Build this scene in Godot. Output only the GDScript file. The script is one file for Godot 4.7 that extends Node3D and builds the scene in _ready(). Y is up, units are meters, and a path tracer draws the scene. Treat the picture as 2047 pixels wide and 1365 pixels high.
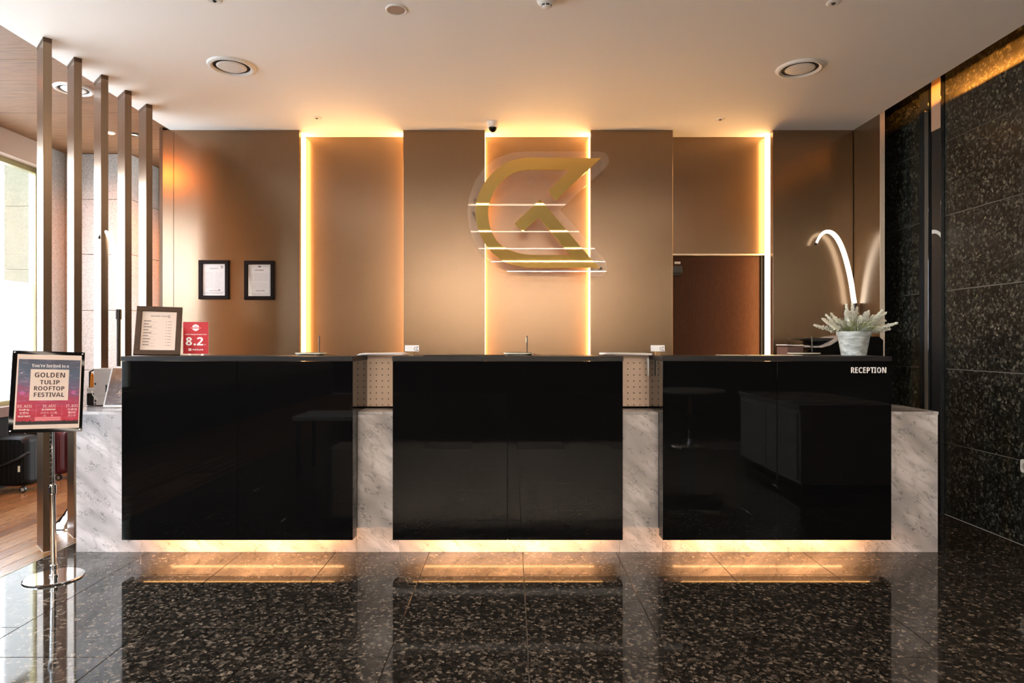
extends Node3D

# ---------------------------------------------------------------- constants (metres, camera stands at the origin and looks along -z)
const EYE := 1.353
const FOCAL := 1300.0
const CEIL := 3.306
const WOOD_CEIL := 3.33
const WIN_X := -4.705
const WALL_X := 3.39
const PANEL_Z := -6.009
const RECESS_Z := -6.215
const STONE_Z := -6.845
const BOX_Z := -4.0
const MARBLE_Z := -4.178
const PERF_Z := -4.40
const TOP_H := 1.262
const LEDGE_H := 0.903
const REAR_Z := 9.0

var M := {}
var T := {}
var names := {}
var rng := RandomNumberGenerator.new()


func _ready() -> void:
	rng.seed = 7
	# ------------------------------------------------------------ camera, sky, exposure
	var cam := Camera3D.new()
	cam.name = "camera"
	cam.position = Vector3(0, EYE, 0)
	cam.fov = rad_to_deg(2.0 * atan(682.5 / FOCAL))
	cam.near = 0.05
	cam.far = 200.0
	cam.current = true
	add_child(cam)
	var env := Environment.new()
	var sky := Sky.new()
	var psm := ProceduralSkyMaterial.new()
	psm.sky_top_color = Color(0.90, 0.95, 1.0)
	psm.sky_horizon_color = Color(0.97, 0.99, 1.0)
	psm.ground_bottom_color = Color(0.55, 0.56, 0.55)
	psm.ground_horizon_color = Color(0.8, 0.82, 0.82)
	psm.sky_energy_multiplier = 1.0
	sky.sky_material = psm
	env.background_mode = Environment.BG_SKY
	env.sky = sky
	env.background_energy_multiplier = SKY_ENERGY
	env.ambient_light_source = Environment.AMBIENT_SOURCE_SKY
	env.tonemap_mode = Environment.TONE_MAPPER_LINEAR
	env.tonemap_exposure = 2.2
	env.sdfgi_enabled = true
	env.ssao_enabled = true
	env.ssil_enabled = true
	var we := WorldEnvironment.new()
	we.name = "world"
	we.environment = env
	add_child(we)

	textures()
	materials()
	shell()
	back_wall()
	right_wall()
	left_room()
	fins()
	ceiling_fittings()
	rear_room()
	counters()
	emblem()
	certificates()
	arc_lamps()
	sign_stand()
	counter_items()
	left_items()
	copier()
	plant()
	luggage()


const SKY_ENERGY := 8.0
const LED_STRIP := 1.7
const COVE_LIGHT := 28.0
const UNDER_LIGHT := 24.0
const LINE_LIGHT := [2.0, 3.5, 6.0, 11.0, 55.0]
const WARM := Color(1.0, 0.80, 0.52)


# ---------------------------------------------------------------- naming and nodes
func numbered(n: String) -> String:
	if not names.has(n):
		names[n] = 0
		return n
	names[n] += 1
	return "%s_%03d" % [n, names[n]]


func thing(called: String, label: String, category: String, pos := Vector3.ZERO, group := "") -> Node3D:
	var o := Node3D.new()
	o.name = numbered(called)
	o.position = pos
	o.set_meta("label", label)
	o.set_meta("category", category)
	if group != "":
		o.set_meta("group", group)
	add_child(o)
	return o


func part(called: String, mesh: Mesh, m: Material, parent: Node, pos := Vector3.ZERO) -> MeshInstance3D:
	var o := MeshInstance3D.new()
	o.name = called
	o.mesh = mesh
	o.material_override = null
	if mesh is ArrayMesh:
		for i in mesh.get_surface_count():
			o.set_surface_override_material(i, m)
	o.position = pos
	o.cast_shadow = GeometryInstance3D.SHADOW_CASTING_SETTING_ON
	parent.add_child(o, true)
	return o


func struct(called: String, mesh: Mesh, m: Material, label: String) -> MeshInstance3D:
	var o := part(called, mesh, m, self)
	o.set_meta("kind", "structure")
	o.set_meta("label", label)
	return o


func struct_root(called: String, label: String) -> Node3D:
	var o := Node3D.new()
	o.name = called
	o.set_meta("kind", "structure")
	o.set_meta("label", label)
	add_child(o)
	return o


func at(px: float, py: float, d: float) -> Vector3:
	return Vector3((px - 1023.5) / FOCAL * d, EYE - (py - 682.5) / FOCAL * d, -d)


# ---------------------------------------------------------------- mesh helpers
func begin() -> SurfaceTool:
	var st := SurfaceTool.new()
	st.begin(Mesh.PRIMITIVE_TRIANGLES)
	return st


var uv_scale := 1.0
var uv_off := Vector2.ZERO
var uv_turn := false


func uv_of(p: Vector3, n: Vector3) -> Vector2:
	var a := n.abs()
	var q := Vector2(p.x, -p.y)
	if a.y >= a.x and a.y >= a.z:
		q = Vector2(p.x, p.z)
	elif a.x >= a.z:
		q = Vector2(p.z, -p.y)
	if uv_turn:
		q = Vector2(q.y, q.x)
	return q * uv_scale + uv_off


func tri(st: SurfaceTool, a: Vector3, b: Vector3, c: Vector3, n: Vector3) -> void:
	var pts := [a, b, c]
	if (b - a).cross(c - a).dot(n) > 0.0:
		pts = [a, c, b]
	for p in pts:
		st.set_normal(n)
		st.set_uv(uv_of(p, n))
		st.add_vertex(p)


func quad(st: SurfaceTool, a: Vector3, b: Vector3, c: Vector3, d: Vector3, n: Vector3) -> void:
	tri(st, a, b, c, n)
	tri(st, a, c, d, n)


# a box from lo to hi with chamfered edges
func add_box(st: SurfaceTool, lo: Vector3, hi: Vector3, c := 0.0, x := Transform3D.IDENTITY) -> void:
	var ctr := (lo + hi) / 2.0
	var h := (hi - lo) / 2.0
	c = minf(c, minf(h.x, minf(h.y, h.z)) * 0.9)
	var ax := [Vector3.RIGHT, Vector3.UP, Vector3.BACK]
	for i in 3:
		var j := (i + 1) % 3
		var k := (i + 2) % 3
		for s in [-1.0, 1.0]:
			var n: Vector3 = ax[i] * s
			var o: Vector3 = ctr + n * h[i]
			var u: Vector3 = ax[j] * (h[j] - c)
			var v: Vector3 = ax[k] * (h[k] - c)
			quad(st, x * (o - u - v), x * (o + u - v), x * (o + u + v), x * (o - u + v), (x.basis * n).normalized())
			if c > 0.0:
				for t in [-1.0, 1.0]:
					var n2: Vector3 = ax[j] * t
					var e: Vector3 = ax[k] * (h[k] - c)
					var p1: Vector3 = ctr + n * h[i] + n2 * (h[j] - c)
					var p2: Vector3 = ctr + n * (h[i] - c) + n2 * h[j]
					quad(st, x * (p1 - e), x * (p1 + e), x * (p2 + e), x * (p2 - e), (x.basis * (n + n2)).normalized())
	if c > 0.0:
		for sx in [-1.0, 1.0]:
			for sy in [-1.0, 1.0]:
				for sz in [-1.0, 1.0]:
					var s := Vector3(sx, sy, sz)
					tri(st, x * (ctr + s * (h - Vector3(0, c, c))), x * (ctr + s * (h - Vector3(c, 0, c))), x * (ctr + s * (h - Vector3(c, c, 0))), (x.basis * s).normalized())


func box(lo: Vector3, hi: Vector3, c := 0.0, x := Transform3D.IDENTITY) -> ArrayMesh:
	var st := begin()
	add_box(st, lo, hi, c, x)
	return st.commit()


# rings of points joined into a smooth surface
func add_rings(st: SurfaceTool, rings: Array, closed := true, cap := true) -> void:
	var n: int = rings[0].size()
	var m: int = rings.size()
	var nor := []
	for i in m:
		var row := PackedVector3Array()
		for j in n:
			var a: Vector3 = rings[i][(j + 1) % n] - rings[i][(j - 1 + n) % n]
			var b: Vector3 = rings[mini(i + 1, m - 1)][j] - rings[maxi(i - 1, 0)][j]
			row.append(a.cross(b).normalized())
		nor.append(row)
	var centre := Vector3.ZERO
	for j in n:
		centre += rings[m / 2][j] / n
	var sgn := 1.0
	var acc := 0.0
	for i in m:
		var rc := Vector3.ZERO
		for j in n:
			rc += rings[i][j] / n
		for j in n:
			acc += nor[i][j].dot(rings[i][j] - rc)
	if acc < 0.0:
		sgn = -1.0
	for i in m - 1:
		for j in (n if closed else n - 1):
			var k := (j + 1) % n
			var q := [[i, j], [i + 1, j], [i + 1, k], [i, j], [i + 1, k], [i, k]]
			for t in 2:
				var ids := [q[t * 3], q[t * 3 + 1], q[t * 3 + 2]]
				var P := []
				var N := Vector3.ZERO
				for id in ids:
					P.append(rings[id[0]][id[1]])
					N += nor[id[0]][id[1]] * sgn
				if (P[1] - P[0]).cross(P[2] - P[0]).length() < 1e-12:
					continue
				if (P[1] - P[0]).cross(P[2] - P[0]).dot(N) > 0.0:
					ids = [ids[0], ids[2], ids[1]]
				for id in ids:
					var p: Vector3 = rings[id[0]][id[1]]
					st.set_normal(nor[id[0]][id[1]] * sgn)
					st.set_uv(Vector2(float(id[1]) / n, float(id[0]) / (m - 1)) if uv_scale == 1.0 else uv_of(p, nor[id[0]][id[1]]))
					st.add_vertex(p)
	if cap:
		for e in [0, m - 1]:
			var c := Vector3.ZERO
			for j in n:
				c += rings[e][j] / n
			var out: Vector3 = (c - centre)
			if out.length() < 1e-6:
				continue
			for j in n:
				var a: Vector3 = rings[e][j]
				var b: Vector3 = rings[e][(j + 1) % n]
				var nn := (a - c).cross(b - c)
				if nn.length() < 1e-12:
					continue
				nn = nn.normalized()
				if nn.dot(out) < 0.0:
					nn = -nn
				tri(st, c, a, b, nn)


func add_lathe(st: SurfaceTool, prof: Array, segs := 32, o := Vector3.ZERO, b := Basis.IDENTITY, cap := true) -> void:
	# prof: [radius, height]; sharp corners come from doubled points
	var rings := []
	for p in prof:
		var r := PackedVector3Array()
		for j in segs:
			var a := TAU * j / segs
			r.append(o + b * Vector3(cos(a) * p[0], p[1], sin(a) * p[0]))
		rings.append(r)
	# flat-ish shading between rings: commit each band with its own normals when the profile bends sharply
	for i in rings.size() - 1:
		var d := Vector2(prof[i + 1][0] - prof[i][0], prof[i + 1][1] - prof[i][1])
		if d.length() < 1e-7:
			continue
		for j in segs:
			var k := (j + 1) % segs
			var P := [rings[i][j], rings[i + 1][j], rings[i + 1][k], rings[i][k]]
			var A := [TAU * j / segs, TAU * j / segs, TAU * (j + 1) / segs, TAU * (j + 1) / segs]
			var nv := Vector2(d.y, -d.x).normalized()
			var N := []
			for t in 4:
				N.append(b * Vector3(cos(A[t]) * nv.x, nv.y, sin(A[t]) * nv.x))
			for ids in [[0, 1, 2], [0, 2, 3]]:
				var cr: Vector3 = (P[ids[1]] - P[ids[0]]).cross(P[ids[2]] - P[ids[0]])
				if cr.length() < 1e-12:
					continue
				if cr.dot(N[ids[0]] + N[ids[1]] + N[ids[2]]) > 0.0:
					ids = [ids[0], ids[2], ids[1]]
				for id in ids:
					st.set_normal(N[id])
					st.set_uv(Vector2(A[id] / TAU * 2.0, prof[i if id == 0 or id == 3 else i + 1][1] * 4.0))
					st.add_vertex(P[id])


func lathe(prof: Array, segs := 32, o := Vector3.ZERO, b := Basis.IDENTITY) -> ArrayMesh:
	var st := begin()
	add_lathe(st, prof, segs, o, b)
	return st.commit()


func add_tube(st: SurfaceTool, path: Array, radii: Array, segs := 10) -> void:
	var rings := []
	var up := Vector3.UP
	for i in path.size():
		var t: Vector3 = (path[mini(i + 1, path.size() - 1)] - path[maxi(i - 1, 0)]).normalized()
		if i == 0:
			up = Vector3.UP if absf(t.y) < 0.9 else Vector3.BACK
		var s := t.cross(up).normalized()
		up = s.cross(t).normalized()
		var r := PackedVector3Array()
		var rad: float = radii[mini(i, radii.size() - 1)]
		for j in segs:
			var a := TAU * j / segs
			r.append(path[i] + (s * cos(a) + up * sin(a)) * rad)
		rings.append(r)
	add_rings(st, rings)


func tube(path: Array, radii: Array, segs := 10) -> ArrayMesh:
	var st := begin()
	add_tube(st, path, radii, segs)
	return st.commit()


# a polygon in the plane of x, extruded from depth z0 (back) to z1 (front) along x.basis.z
func add_slab(st: SurfaceTool, poly: PackedVector2Array, z0: float, z1: float, x := Transform3D.IDENTITY) -> void:
	var ids := Geometry2D.triangulate_polygon(poly)
	var nz := x.basis.z.normalized()
	for i in range(0, ids.size(), 3):
		for z in [z0, z1]:
			var p := []
			for k in 3:
				var v := poly[ids[i + k]]
				p.append(x * Vector3(v.x, v.y, z))
			tri(st, p[0], p[1], p[2], nz if z == z1 else -nz)
	var ccw := not Geometry2D.is_polygon_clockwise(poly)
	for i in poly.size():
		var a := poly[i]
		var b := poly[(i + 1) % poly.size()]
		var e := (b - a).normalized()
		var n := Vector2(e.y, -e.x)
		if Geometry2D.is_point_in_polygon((a + b) / 2.0 + n * 1e-4, poly):
			n = -n
		quad(st, x * Vector3(a.x, a.y, z0), x * Vector3(b.x, b.y, z0), x * Vector3(b.x, b.y, z1), x * Vector3(a.x, a.y, z1), (x.basis * Vector3(n.x, n.y, 0)).normalized())


func slab(poly: PackedVector2Array, z0: float, z1: float, x := Transform3D.IDENTITY) -> ArrayMesh:
	var st := begin()
	add_slab(st, poly, z0, z1, x)
	return st.commit()


func rounded_rect(w: float, h: float, r: float, n := 5) -> PackedVector2Array:
	var p := PackedVector2Array()
	for q in 4:
		var c := Vector2((w / 2 - r) * (1 if q == 0 or q == 3 else -1), (h / 2 - r) * (1 if q < 2 else -1))
		for i in n + 1:
			var a := PI / 2 * q + PI / 2 * i / n
			p.append(c + Vector2(cos(a), sin(a)) * r)
	return p


# lettering: one line of text fitted into a box (x0, x1, y0 = baseline, cap height), lying in the xy plane of x
func add_text(st: SurfaceTool, text: String, x0: float, x1: float, y0: float, cap: float, x := Transform3D.IDENTITY, font := "Droid Sans", bold := true, depth := 0.0006) -> void:
	var f := SystemFont.new()
	f.font_names = PackedStringArray([font])
	f.font_weight = 700 if bold else 400
	var t := TextMesh.new()
	t.text = text
	t.font = f
	t.font_size = 32
	t.pixel_size = 0.01
	t.depth = 0.02
	t.curve_step = 4.0
	t.horizontal_alignment = HORIZONTAL_ALIGNMENT_LEFT
	var bb := t.get_aabb()
	var e := TextMesh.new()
	e.text = "E"
	e.font = f
	e.font_size = 32
	e.pixel_size = 0.01
	e.depth = 0.02
	e.horizontal_alignment = HORIZONTAL_ALIGNMENT_LEFT
	var eb := e.get_aabb()
	if bb.size.x <= 0.0 or eb.size.y <= 0.0:
		return
	var sx := (x1 - x0) / bb.size.x
	var sy := cap / eb.size.y
	var loc := Transform3D(Basis(Vector3(sx, 0, 0), Vector3(0, sy, 0), Vector3(0, 0, depth / 0.02)), Vector3(x0 - bb.position.x * sx, y0 - (bb.position.y if not text.contains("g") and not text.contains("y") and not text.contains("p") else eb.position.y) * sy, depth / 2.0))
	var full := x * loc
	var ar := t.surface_get_arrays(0)
	var vs: PackedVector3Array = ar[Mesh.ARRAY_VERTEX]
	var ns: PackedVector3Array = ar[Mesh.ARRAY_NORMAL]
	var ix = ar[Mesh.ARRAY_INDEX]
	if ix == null or ix.is_empty():
		ix = PackedInt32Array(range(vs.size()))
	for i in ix:
		st.set_normal((full.basis.inverse().transposed() * ns[i]).normalized())
		st.set_uv(Vector2.ZERO)
		st.add_vertex(full * vs[i])


# ---------------------------------------------------------------- textures
func noise(kind: int, freq: float, s: int, oct := 1) -> FastNoiseLite:
	var n := FastNoiseLite.new()
	n.noise_type = kind
	n.frequency = freq
	n.seed = s
	n.fractal_type = FastNoiseLite.FRACTAL_FBM if oct > 1 else FastNoiseLite.FRACTAL_NONE
	n.fractal_octaves = oct
	return n


func tex(im: Image) -> ImageTexture:
	return ImageTexture.create_from_image(im)


func textures() -> void:
	# speckled granite: crystals of a cell noise, most of them nearly black, some brown, a few pale
	var S := 1024
	var cn := noise(FastNoiseLite.TYPE_CELLULAR, 0.085, 3)
	cn.cellular_return_type = FastNoiseLite.RETURN_CELL_VALUE
	cn.cellular_jitter = 1.0
	cn.domain_warp_enabled = true
	cn.domain_warp_amplitude = 9.0
	cn.domain_warp_frequency = 0.05
	var a := cn.get_seamless_image(S, S, false, false, 0.06, false).get_data()
	var cf := noise(FastNoiseLite.TYPE_CELLULAR, 0.22, 11)
	cf.cellular_return_type = FastNoiseLite.RETURN_CELL_VALUE
	cf.domain_warp_enabled = true
	cf.domain_warp_amplitude = 4.0
	cf.domain_warp_frequency = 0.12
	var b := cf.get_seamless_image(S, S, false, false, 0.06, false).get_data()
	var g := noise(FastNoiseLite.TYPE_SIMPLEX_SMOOTH, 0.02, 5, 3).get_seamless_image(S, S, false, false, 0.1, true).get_data()
	var out := PackedByteArray()
	out.resize(S * S * 3)
	for i in S * S:
		var v := float(a[i]) / 255.0
		var w := float(b[i]) / 255.0
		var q := float(g[i]) / 255.0
		var t := 0.010
		if v > 0.94:
			t = 0.15
		elif v > 0.84:
			t = 0.090
		elif v > 0.66:
			t = 0.055
		elif v > 0.42:
			t = 0.022
		t *= 0.35 + 1.15 * w
		if w > 0.90:
			t += 0.035
		t = pow(t * (0.62 + 1.2 * q), 1.0 / 2.2)
		var warm := 0.5 + 0.5 * w
		out[i * 3] = int(clampf(t * 1.0, 0, 1) * 235.0)
		out[i * 3 + 1] = int(clampf(t * (0.90 + 0.05 * (1.0 - warm)), 0, 1) * 235.0)
		out[i * 3 + 2] = int(clampf(t * (0.78 + 0.13 * (1.0 - warm)), 0, 1) * 235.0)
	T.granite = tex(Image.create_from_data(S, S, false, Image.FORMAT_RGB8, out))
	# white marble with slanting grey veins
	S = 768
	var n1 := noise(FastNoiseLite.TYPE_SIMPLEX_SMOOTH, 0.010, 21, 4)
	var n2 := noise(FastNoiseLite.TYPE_SIMPLEX_SMOOTH, 0.045, 22, 3)
	var n3 := noise(FastNoiseLite.TYPE_SIMPLEX_SMOOTH, 0.006, 23, 2)
	out = PackedByteArray()
	out.resize(S * S * 3)
	for y in S:
		for x in S:
			var u := x * 0.77 + y * 0.64
			var v := -x * 0.64 + y * 0.77
			var r1 := 1.0 - absf(n1.get_noise_2d(u * 0.45, v * 1.5)) * 5.0
			var r2 := 1.0 - absf(n2.get_noise_2d(u * 0.5 + 300.0, v * 1.7)) * 4.5
			var c := n3.get_noise_2d(u * 0.6, v * 1.6)
			var k := 0.84 + c * 0.20 - maxf(r1, 0.0) * 0.09 * smoothstep(-0.15, 0.35, c + 0.15) + 0.05 * n2.get_noise_2d(x * 6.0, y * 6.0) - pow(maxf(r2, 0.0), 2.0) * 0.27 * smoothstep(0.0, 0.45, n2.get_noise_2d(u * 0.3, v * 0.5))
			var i := (y * S + x) * 3
			k = clampf(k, 0.2, 1.0)
			out[i] = int(k * 250.0)
			out[i + 1] = int(k * 247.0)
			out[i + 2] = int(k * 247.0)
	T.marble = tex(Image.create_from_data(S, S, false, Image.FORMAT_RGB8, out))
	# hairline of bronze sheet: fine upright threads with a weaker cross weave
	S = 512
	out = PackedByteArray()
	out.resize(S * S * 3)
	var col := PackedFloat32Array()
	var row := PackedFloat32Array()
	for i in S:
		col.append(rng.randf_range(-1, 1))
		row.append(rng.randf_range(-1, 1))
	for y in S:
		for x in S:
			var k := 0.94 + 0.035 * col[x] + 0.012 * row[y]
			var i := (y * S + x) * 3
			for c in 3:
				out[i + c] = int(clampf(k, 0, 1) * 255.0)
	T.hairline = tex(Image.create_from_data(S, S, false, Image.FORMAT_RGB8, out))
	# wood grain along v
	out = PackedByteArray()
	out.resize(S * S * 3)
	var w1 := noise(FastNoiseLite.TYPE_SIMPLEX_SMOOTH, 0.02, 31, 4)
	var w2 := noise(FastNoiseLite.TYPE_SIMPLEX, 0.25, 32, 2)
	for y in S:
		for x in S:
			var k := 0.80 + 0.12 * w1.get_noise_2d(x * 6.0, y * 0.10) + 0.20 * w2.get_noise_2d(x * 3.0, y * 0.03)
			var i := (y * S + x) * 3
			out[i] = int(clampf(k, 0, 1) * 255.0)
			out[i + 1] = int(clampf(k * 0.97, 0, 1) * 255.0)
			out[i + 2] = int(clampf(k * 0.92, 0, 1) * 255.0)
	T.grain = tex(Image.create_from_data(S, S, false, Image.FORMAT_RGB8, out))
	# bush-hammered pale granite
	out = PackedByteArray()
	out.resize(S * S * 3)
	for i in S * S:
		var k := 0.72 + 0.26 * (float(b[(i / S) * 1024 + i % S]) / 255.0 - 0.5) + rng.randf_range(-0.12, 0.12)
		for c in 3:
			out[i * 3 + c] = int(clampf(k, 0, 1) * 255.0)
	T.stone = tex(Image.create_from_data(S, S, false, Image.FORMAT_RGB8, out))
	# painted clay of the flower pot
	out = PackedByteArray()
	out.resize(256 * 256 * 3)
	var p1 := noise(FastNoiseLite.TYPE_SIMPLEX_SMOOTH, 0.03, 41, 4)
	for y in 256:
		for x in 256:
			var k := 0.80 + 0.26 * p1.get_noise_2d(x * 0.4, y * 0.9)
			var i := (y * 256 + x) * 3
			out[i] = int(clampf(k, 0, 1) * 236.0)
			out[i + 1] = int(clampf(k, 0, 1) * 244.0)
			out[i + 2] = int(clampf(k, 0, 1) * 245.0)
	T.pot = tex(Image.create_from_data(256, 256, false, Image.FORMAT_RGB8, out))


func mat(n: String, c: Color, rough: float, metal := 0.0, t: Texture2D = null, s := 1.0) -> StandardMaterial3D:
	var m := StandardMaterial3D.new()
	m.resource_name = n
	m.albedo_color = c
	m.roughness = rough
	m.metallic = metal
	m.metallic_specular = 0.5
	if t:
		m.albedo_texture = t
		m.uv1_scale = Vector3(s, s, s)
	M[n] = m
	return m


func glow(n: String, c: Color, e: float) -> StandardMaterial3D:
	var m := mat(n, Color(0.9, 0.9, 0.88), 0.5)
	m.emission_enabled = true
	m.emission = c
	m.emission_energy_multiplier = e
	return m


func lin(r: float, g: float, b: float) -> Color:
	return Color(r, g, b).linear_to_srgb()


func materials() -> void:
	mat("granite_floor", lin(0.95, 0.92, 0.90), 0.05, 0.0, T.granite, 1.0 / 1.3)
	mat("granite_wall", lin(0.74, 0.95, 1.0), 0.28, 0.0, T.granite, 1.0 / 1.5)
	mat("grout", lin(0.38, 0.34, 0.30), 0.6)
	mat("marble", lin(0.86, 0.84, 0.85), 0.12, 0.0, T.marble, 1.0 / 1.3)
	mat("bronze", lin(0.200, 0.110, 0.043), 0.25, 0.6, T.hairline, 1.0 / 0.8)
	M.bronze.metallic_specular = 1.0
	M.bronze.clearcoat_enabled = true
	M.bronze.clearcoat = 0.8
	M.bronze.clearcoat_roughness = 0.24
	mat("bronze_fin", lin(0.32, 0.22, 0.145), 0.28, 1.0, T.hairline, 1.0 / 0.8)
	mat("bronze_edge", lin(0.10, 0.06, 0.035), 0.5, 0.5)
	mat("trim_pale", lin(0.75, 0.66, 0.55), 0.35, 0.4)
	mat("ceiling_paint", lin(0.87, 0.835, 0.80), 0.85)
	mat("wood_ceiling", lin(0.36, 0.19, 0.092), 0.55, 0.0, T.grain, 1.0)
	mat("wood_floor", lin(0.36, 0.175, 0.075), 0.22, 0.0, T.grain, 1.4)
	mat("wood_floor_dark", lin(0.26, 0.12, 0.05), 0.22, 0.0, T.grain, 1.4)
	mat("wood_floor_pale", lin(0.43, 0.23, 0.105), 0.24, 0.0, T.grain, 1.4)
	mat("wood_door", lin(0.085, 0.038, 0.024), 0.5, 0.0, T.grain, 3.0)
	M.wood_door.metallic_specular = 0.25
	mat("wood_frame", lin(0.095, 0.046, 0.022), 0.6, 0.0, T.grain, 3.0)
	mat("wood_block", lin(0.45, 0.27, 0.12), 0.5, 0.0, T.grain, 4.0)
	mat("stone", lin(0.82, 0.79, 0.76), 0.8, 0.0, T.stone, 2.2)
	mat("stone_out", lin(0.115, 0.108, 0.050), 0.8, 0.0, T.stone, 1.0)
	mat("black_gloss", lin(0.0030, 0.0030, 0.0033), 0.03)
	M.black_gloss.metallic_specular = 0.25
	mat("black_laminate", lin(0.012, 0.012, 0.014), 0.4)
	M.black_laminate.metallic_specular = 0.35
	mat("black_matte", lin(0.006, 0.006, 0.006), 0.6)
	mat("black_plastic", lin(0.012, 0.012, 0.013), 0.30)
	mat("black_frame", lin(0.012, 0.007, 0.006), 0.6)
	M.black_frame.metallic_specular = 0.22
	mat("beige_panel", lin(0.56, 0.43, 0.34), 0.36, 0.2)
	mat("hole_dark", lin(0.03, 0.02, 0.015), 0.8)
	mat("chrome", lin(0.78, 0.78, 0.78), 0.06, 1.0)
	mat("gold", lin(0.86, 0.60, 0.19), 0.015, 1.0)
	mat("plastic_white", lin(0.78, 0.76, 0.73), 0.4)
	mat("plastic_grey", lin(0.45, 0.42, 0.40), 0.45)
	mat("paper", lin(0.82, 0.82, 0.83), 0.7)
	mat("paper_warm", lin(0.82, 0.68, 0.60), 0.7)
	mat("ink", lin(0.05, 0.03, 0.03), 0.7)
	mat("print_white", lin(0.88, 0.86, 0.84), 0.5)
	mat("red_print", lin(0.46, 0.004, 0.009), 0.6)
	mat("orange", lin(0.75, 0.27, 0.02), 0.5)
	mat("dark_wall", lin(0.012, 0.010, 0.009), 0.7)
	M.dark_wall.metallic_specular = 0.25
	mat("rear_wall", lin(0.10, 0.085, 0.075), 0.7)
	mat("frame_alu", lin(0.30, 0.25, 0.12), 0.35, 0.8)
	mat("header_paint", lin(0.42, 0.30, 0.23), 0.7)
	mat("sill_wood", lin(0.16, 0.065, 0.035), 0.4, 0.0, T.grain, 1.0)
	mat("ground_out", lin(0.5, 0.5, 0.48), 0.9)
	mat("suit_black", lin(0.006, 0.006, 0.006), 0.5)
	M.suit_black.metallic_specular = 0.3
	mat("suit_red", lin(0.075, 0.012, 0.016), 0.4)
	mat("pot", lin(0.80, 0.84, 0.84), 0.7, 0.0, T.pot, 1.0)
	mat("soil", lin(0.05, 0.045, 0.04), 0.9)
	mat("petal", lin(0.80, 0.82, 0.74), 0.8)
	mat("leaf", lin(0.30, 0.36, 0.13), 0.6)
	mat("leaf_grey", lin(0.42, 0.46, 0.40), 0.6)
	mat("mirror_strip", lin(0.02, 0.024, 0.028), 0.02)
	M.mirror_strip.metallic_specular = 0.8
	mat("rim_pale", lin(0.72, 0.68, 0.55), 0.4)
	var gl := mat("glass", Color(1, 1, 1, 0.06), 0.0)
	gl.transparency = BaseMaterial3D.TRANSPARENCY_ALPHA
	var ac := mat("acrylic", Color(0.98, 0.93, 0.9, 0.05), 0.0)
	ac.transparency = BaseMaterial3D.TRANSPARENCY_ALPHA
	ac.metallic_specular = 0.36
	var fr := mat("frosted", Color(0.95, 0.98, 0.97, 0.62), 0.6)
	fr.transparency = BaseMaterial3D.TRANSPARENCY_ALPHA
	fr.backlight_enabled = true
	fr.backlight = Color(1, 1, 1)
	glow("led_warm", Color(1.0, 0.80, 0.52), 5.0)
	glow("led_under", Color(1.0, 0.72, 0.38), 4.0)
	glow("led_white", Color(1.0, 0.97, 0.90), 1.7)
	glow("line_glow", Color(1.0, 0.86, 0.68), 3.0)
	glow("spot_glow", Color(1.0, 0.62, 0.25), 30.0)
	for k in ["petal", "leaf", "leaf_grey", "suit_black"]:
		M[k].cull_mode = BaseMaterial3D.CULL_DISABLED


func area_light(called: String, parent: Node, pos: Vector3, towards: Vector3, up: Vector3, size: Vector2, c: Color, e: float) -> void:
	var l := AreaLight3D.new()
	l.name = called
	l.area_size = size
	l.area_normalize_energy = false
	l.light_color = c
	l.light_energy = e
	l.area_range = 12.0
	l.shadow_enabled = true
	parent.add_child(l, true)
	l.transform = Transform3D(Basis.looking_at(towards, up), pos)


# ---------------------------------------------------------------- room shell
func shell() -> void:
	# granite tiles: columns of 0.6 m, every second column shifted
	var fl := struct_root("floor", "polished dark speckled granite floor in staggered rectangular tiles")
	uv_scale = 1.0
	part("screed", box(Vector3(-2.93, -0.2, -6.40), Vector3(3.45, -0.0125, REAR_Z)), M.grout, fl)
	var gap := 0.0016
	var xs := [-2.93]
	for k in range(-4, 6):
		xs.append(0.0684 + 0.6 * k)
	xs.append(WALL_X)
	for i in xs.size() - 1:
		var k := i - 5
		var d0 := 3.774 if k % 2 == 0 else 3.078
		var rows := []
		for r in range(-4, 4):
			rows.append(d0 + 0.987 * r)
		for r in rows.size() - 1:
			var za: float = rows[r]
			var zb: float = minf(rows[r + 1], 6.35)
			if zb - za < 0.05:
				continue
			uv_off = Vector2(rng.randf(), rng.randf()) * 1.75
			part("tile", box(Vector3(xs[i] + gap, -0.02, -zb + gap), Vector3(xs[i + 1] - gap, 0, -za - gap), 0.0012), M.granite_floor, fl)
	uv_off = Vector2.ZERO
	part("floor_behind", box(Vector3(-2.93, -0.02, 0.86), Vector3(WALL_X, -0.0002, REAR_Z)), M.granite_floor, fl)
	# white ceiling; its left edge runs along the fins, its right edge stops short of the granite wall
	var ce := struct_root("ceiling", "smooth off white plaster ceiling over the reception desk")
	part("plaster", box(Vector3(-3.158, CEIL, RECESS_Z - 0.1), Vector3(3.156, CEIL + 0.024, REAR_Z)), M.ceiling_paint, ce)
	part("slab", box(Vector3(-5.2, 3.50, -7.9), Vector3(3.9, 3.70, REAR_Z + 0.2)), M.dark_wall, ce)
	part("cove_back", box(Vector3(2.92, CEIL + 0.024, -6.1), Vector3(2.95, 3.50, REAR_Z)), M.dark_wall, ce)
	part("cove_baffle", box(Vector3(3.19, 3.392, -6.1), Vector3(3.20, 3.50, REAR_Z)), M.dark_wall, ce)


func panel(parent: Node, called: String, x0: float, x1: float, y0: float, y1: float, z: float, m: Material, th := 0.04) -> void:
	uv_off = Vector2(rng.randf(), rng.randf())
	part(called, box(Vector3(x0, y0, z - th), Vector3(x1, y1, z), 0.0015), m, parent)
	uv_off = Vector2.ZERO


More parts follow.
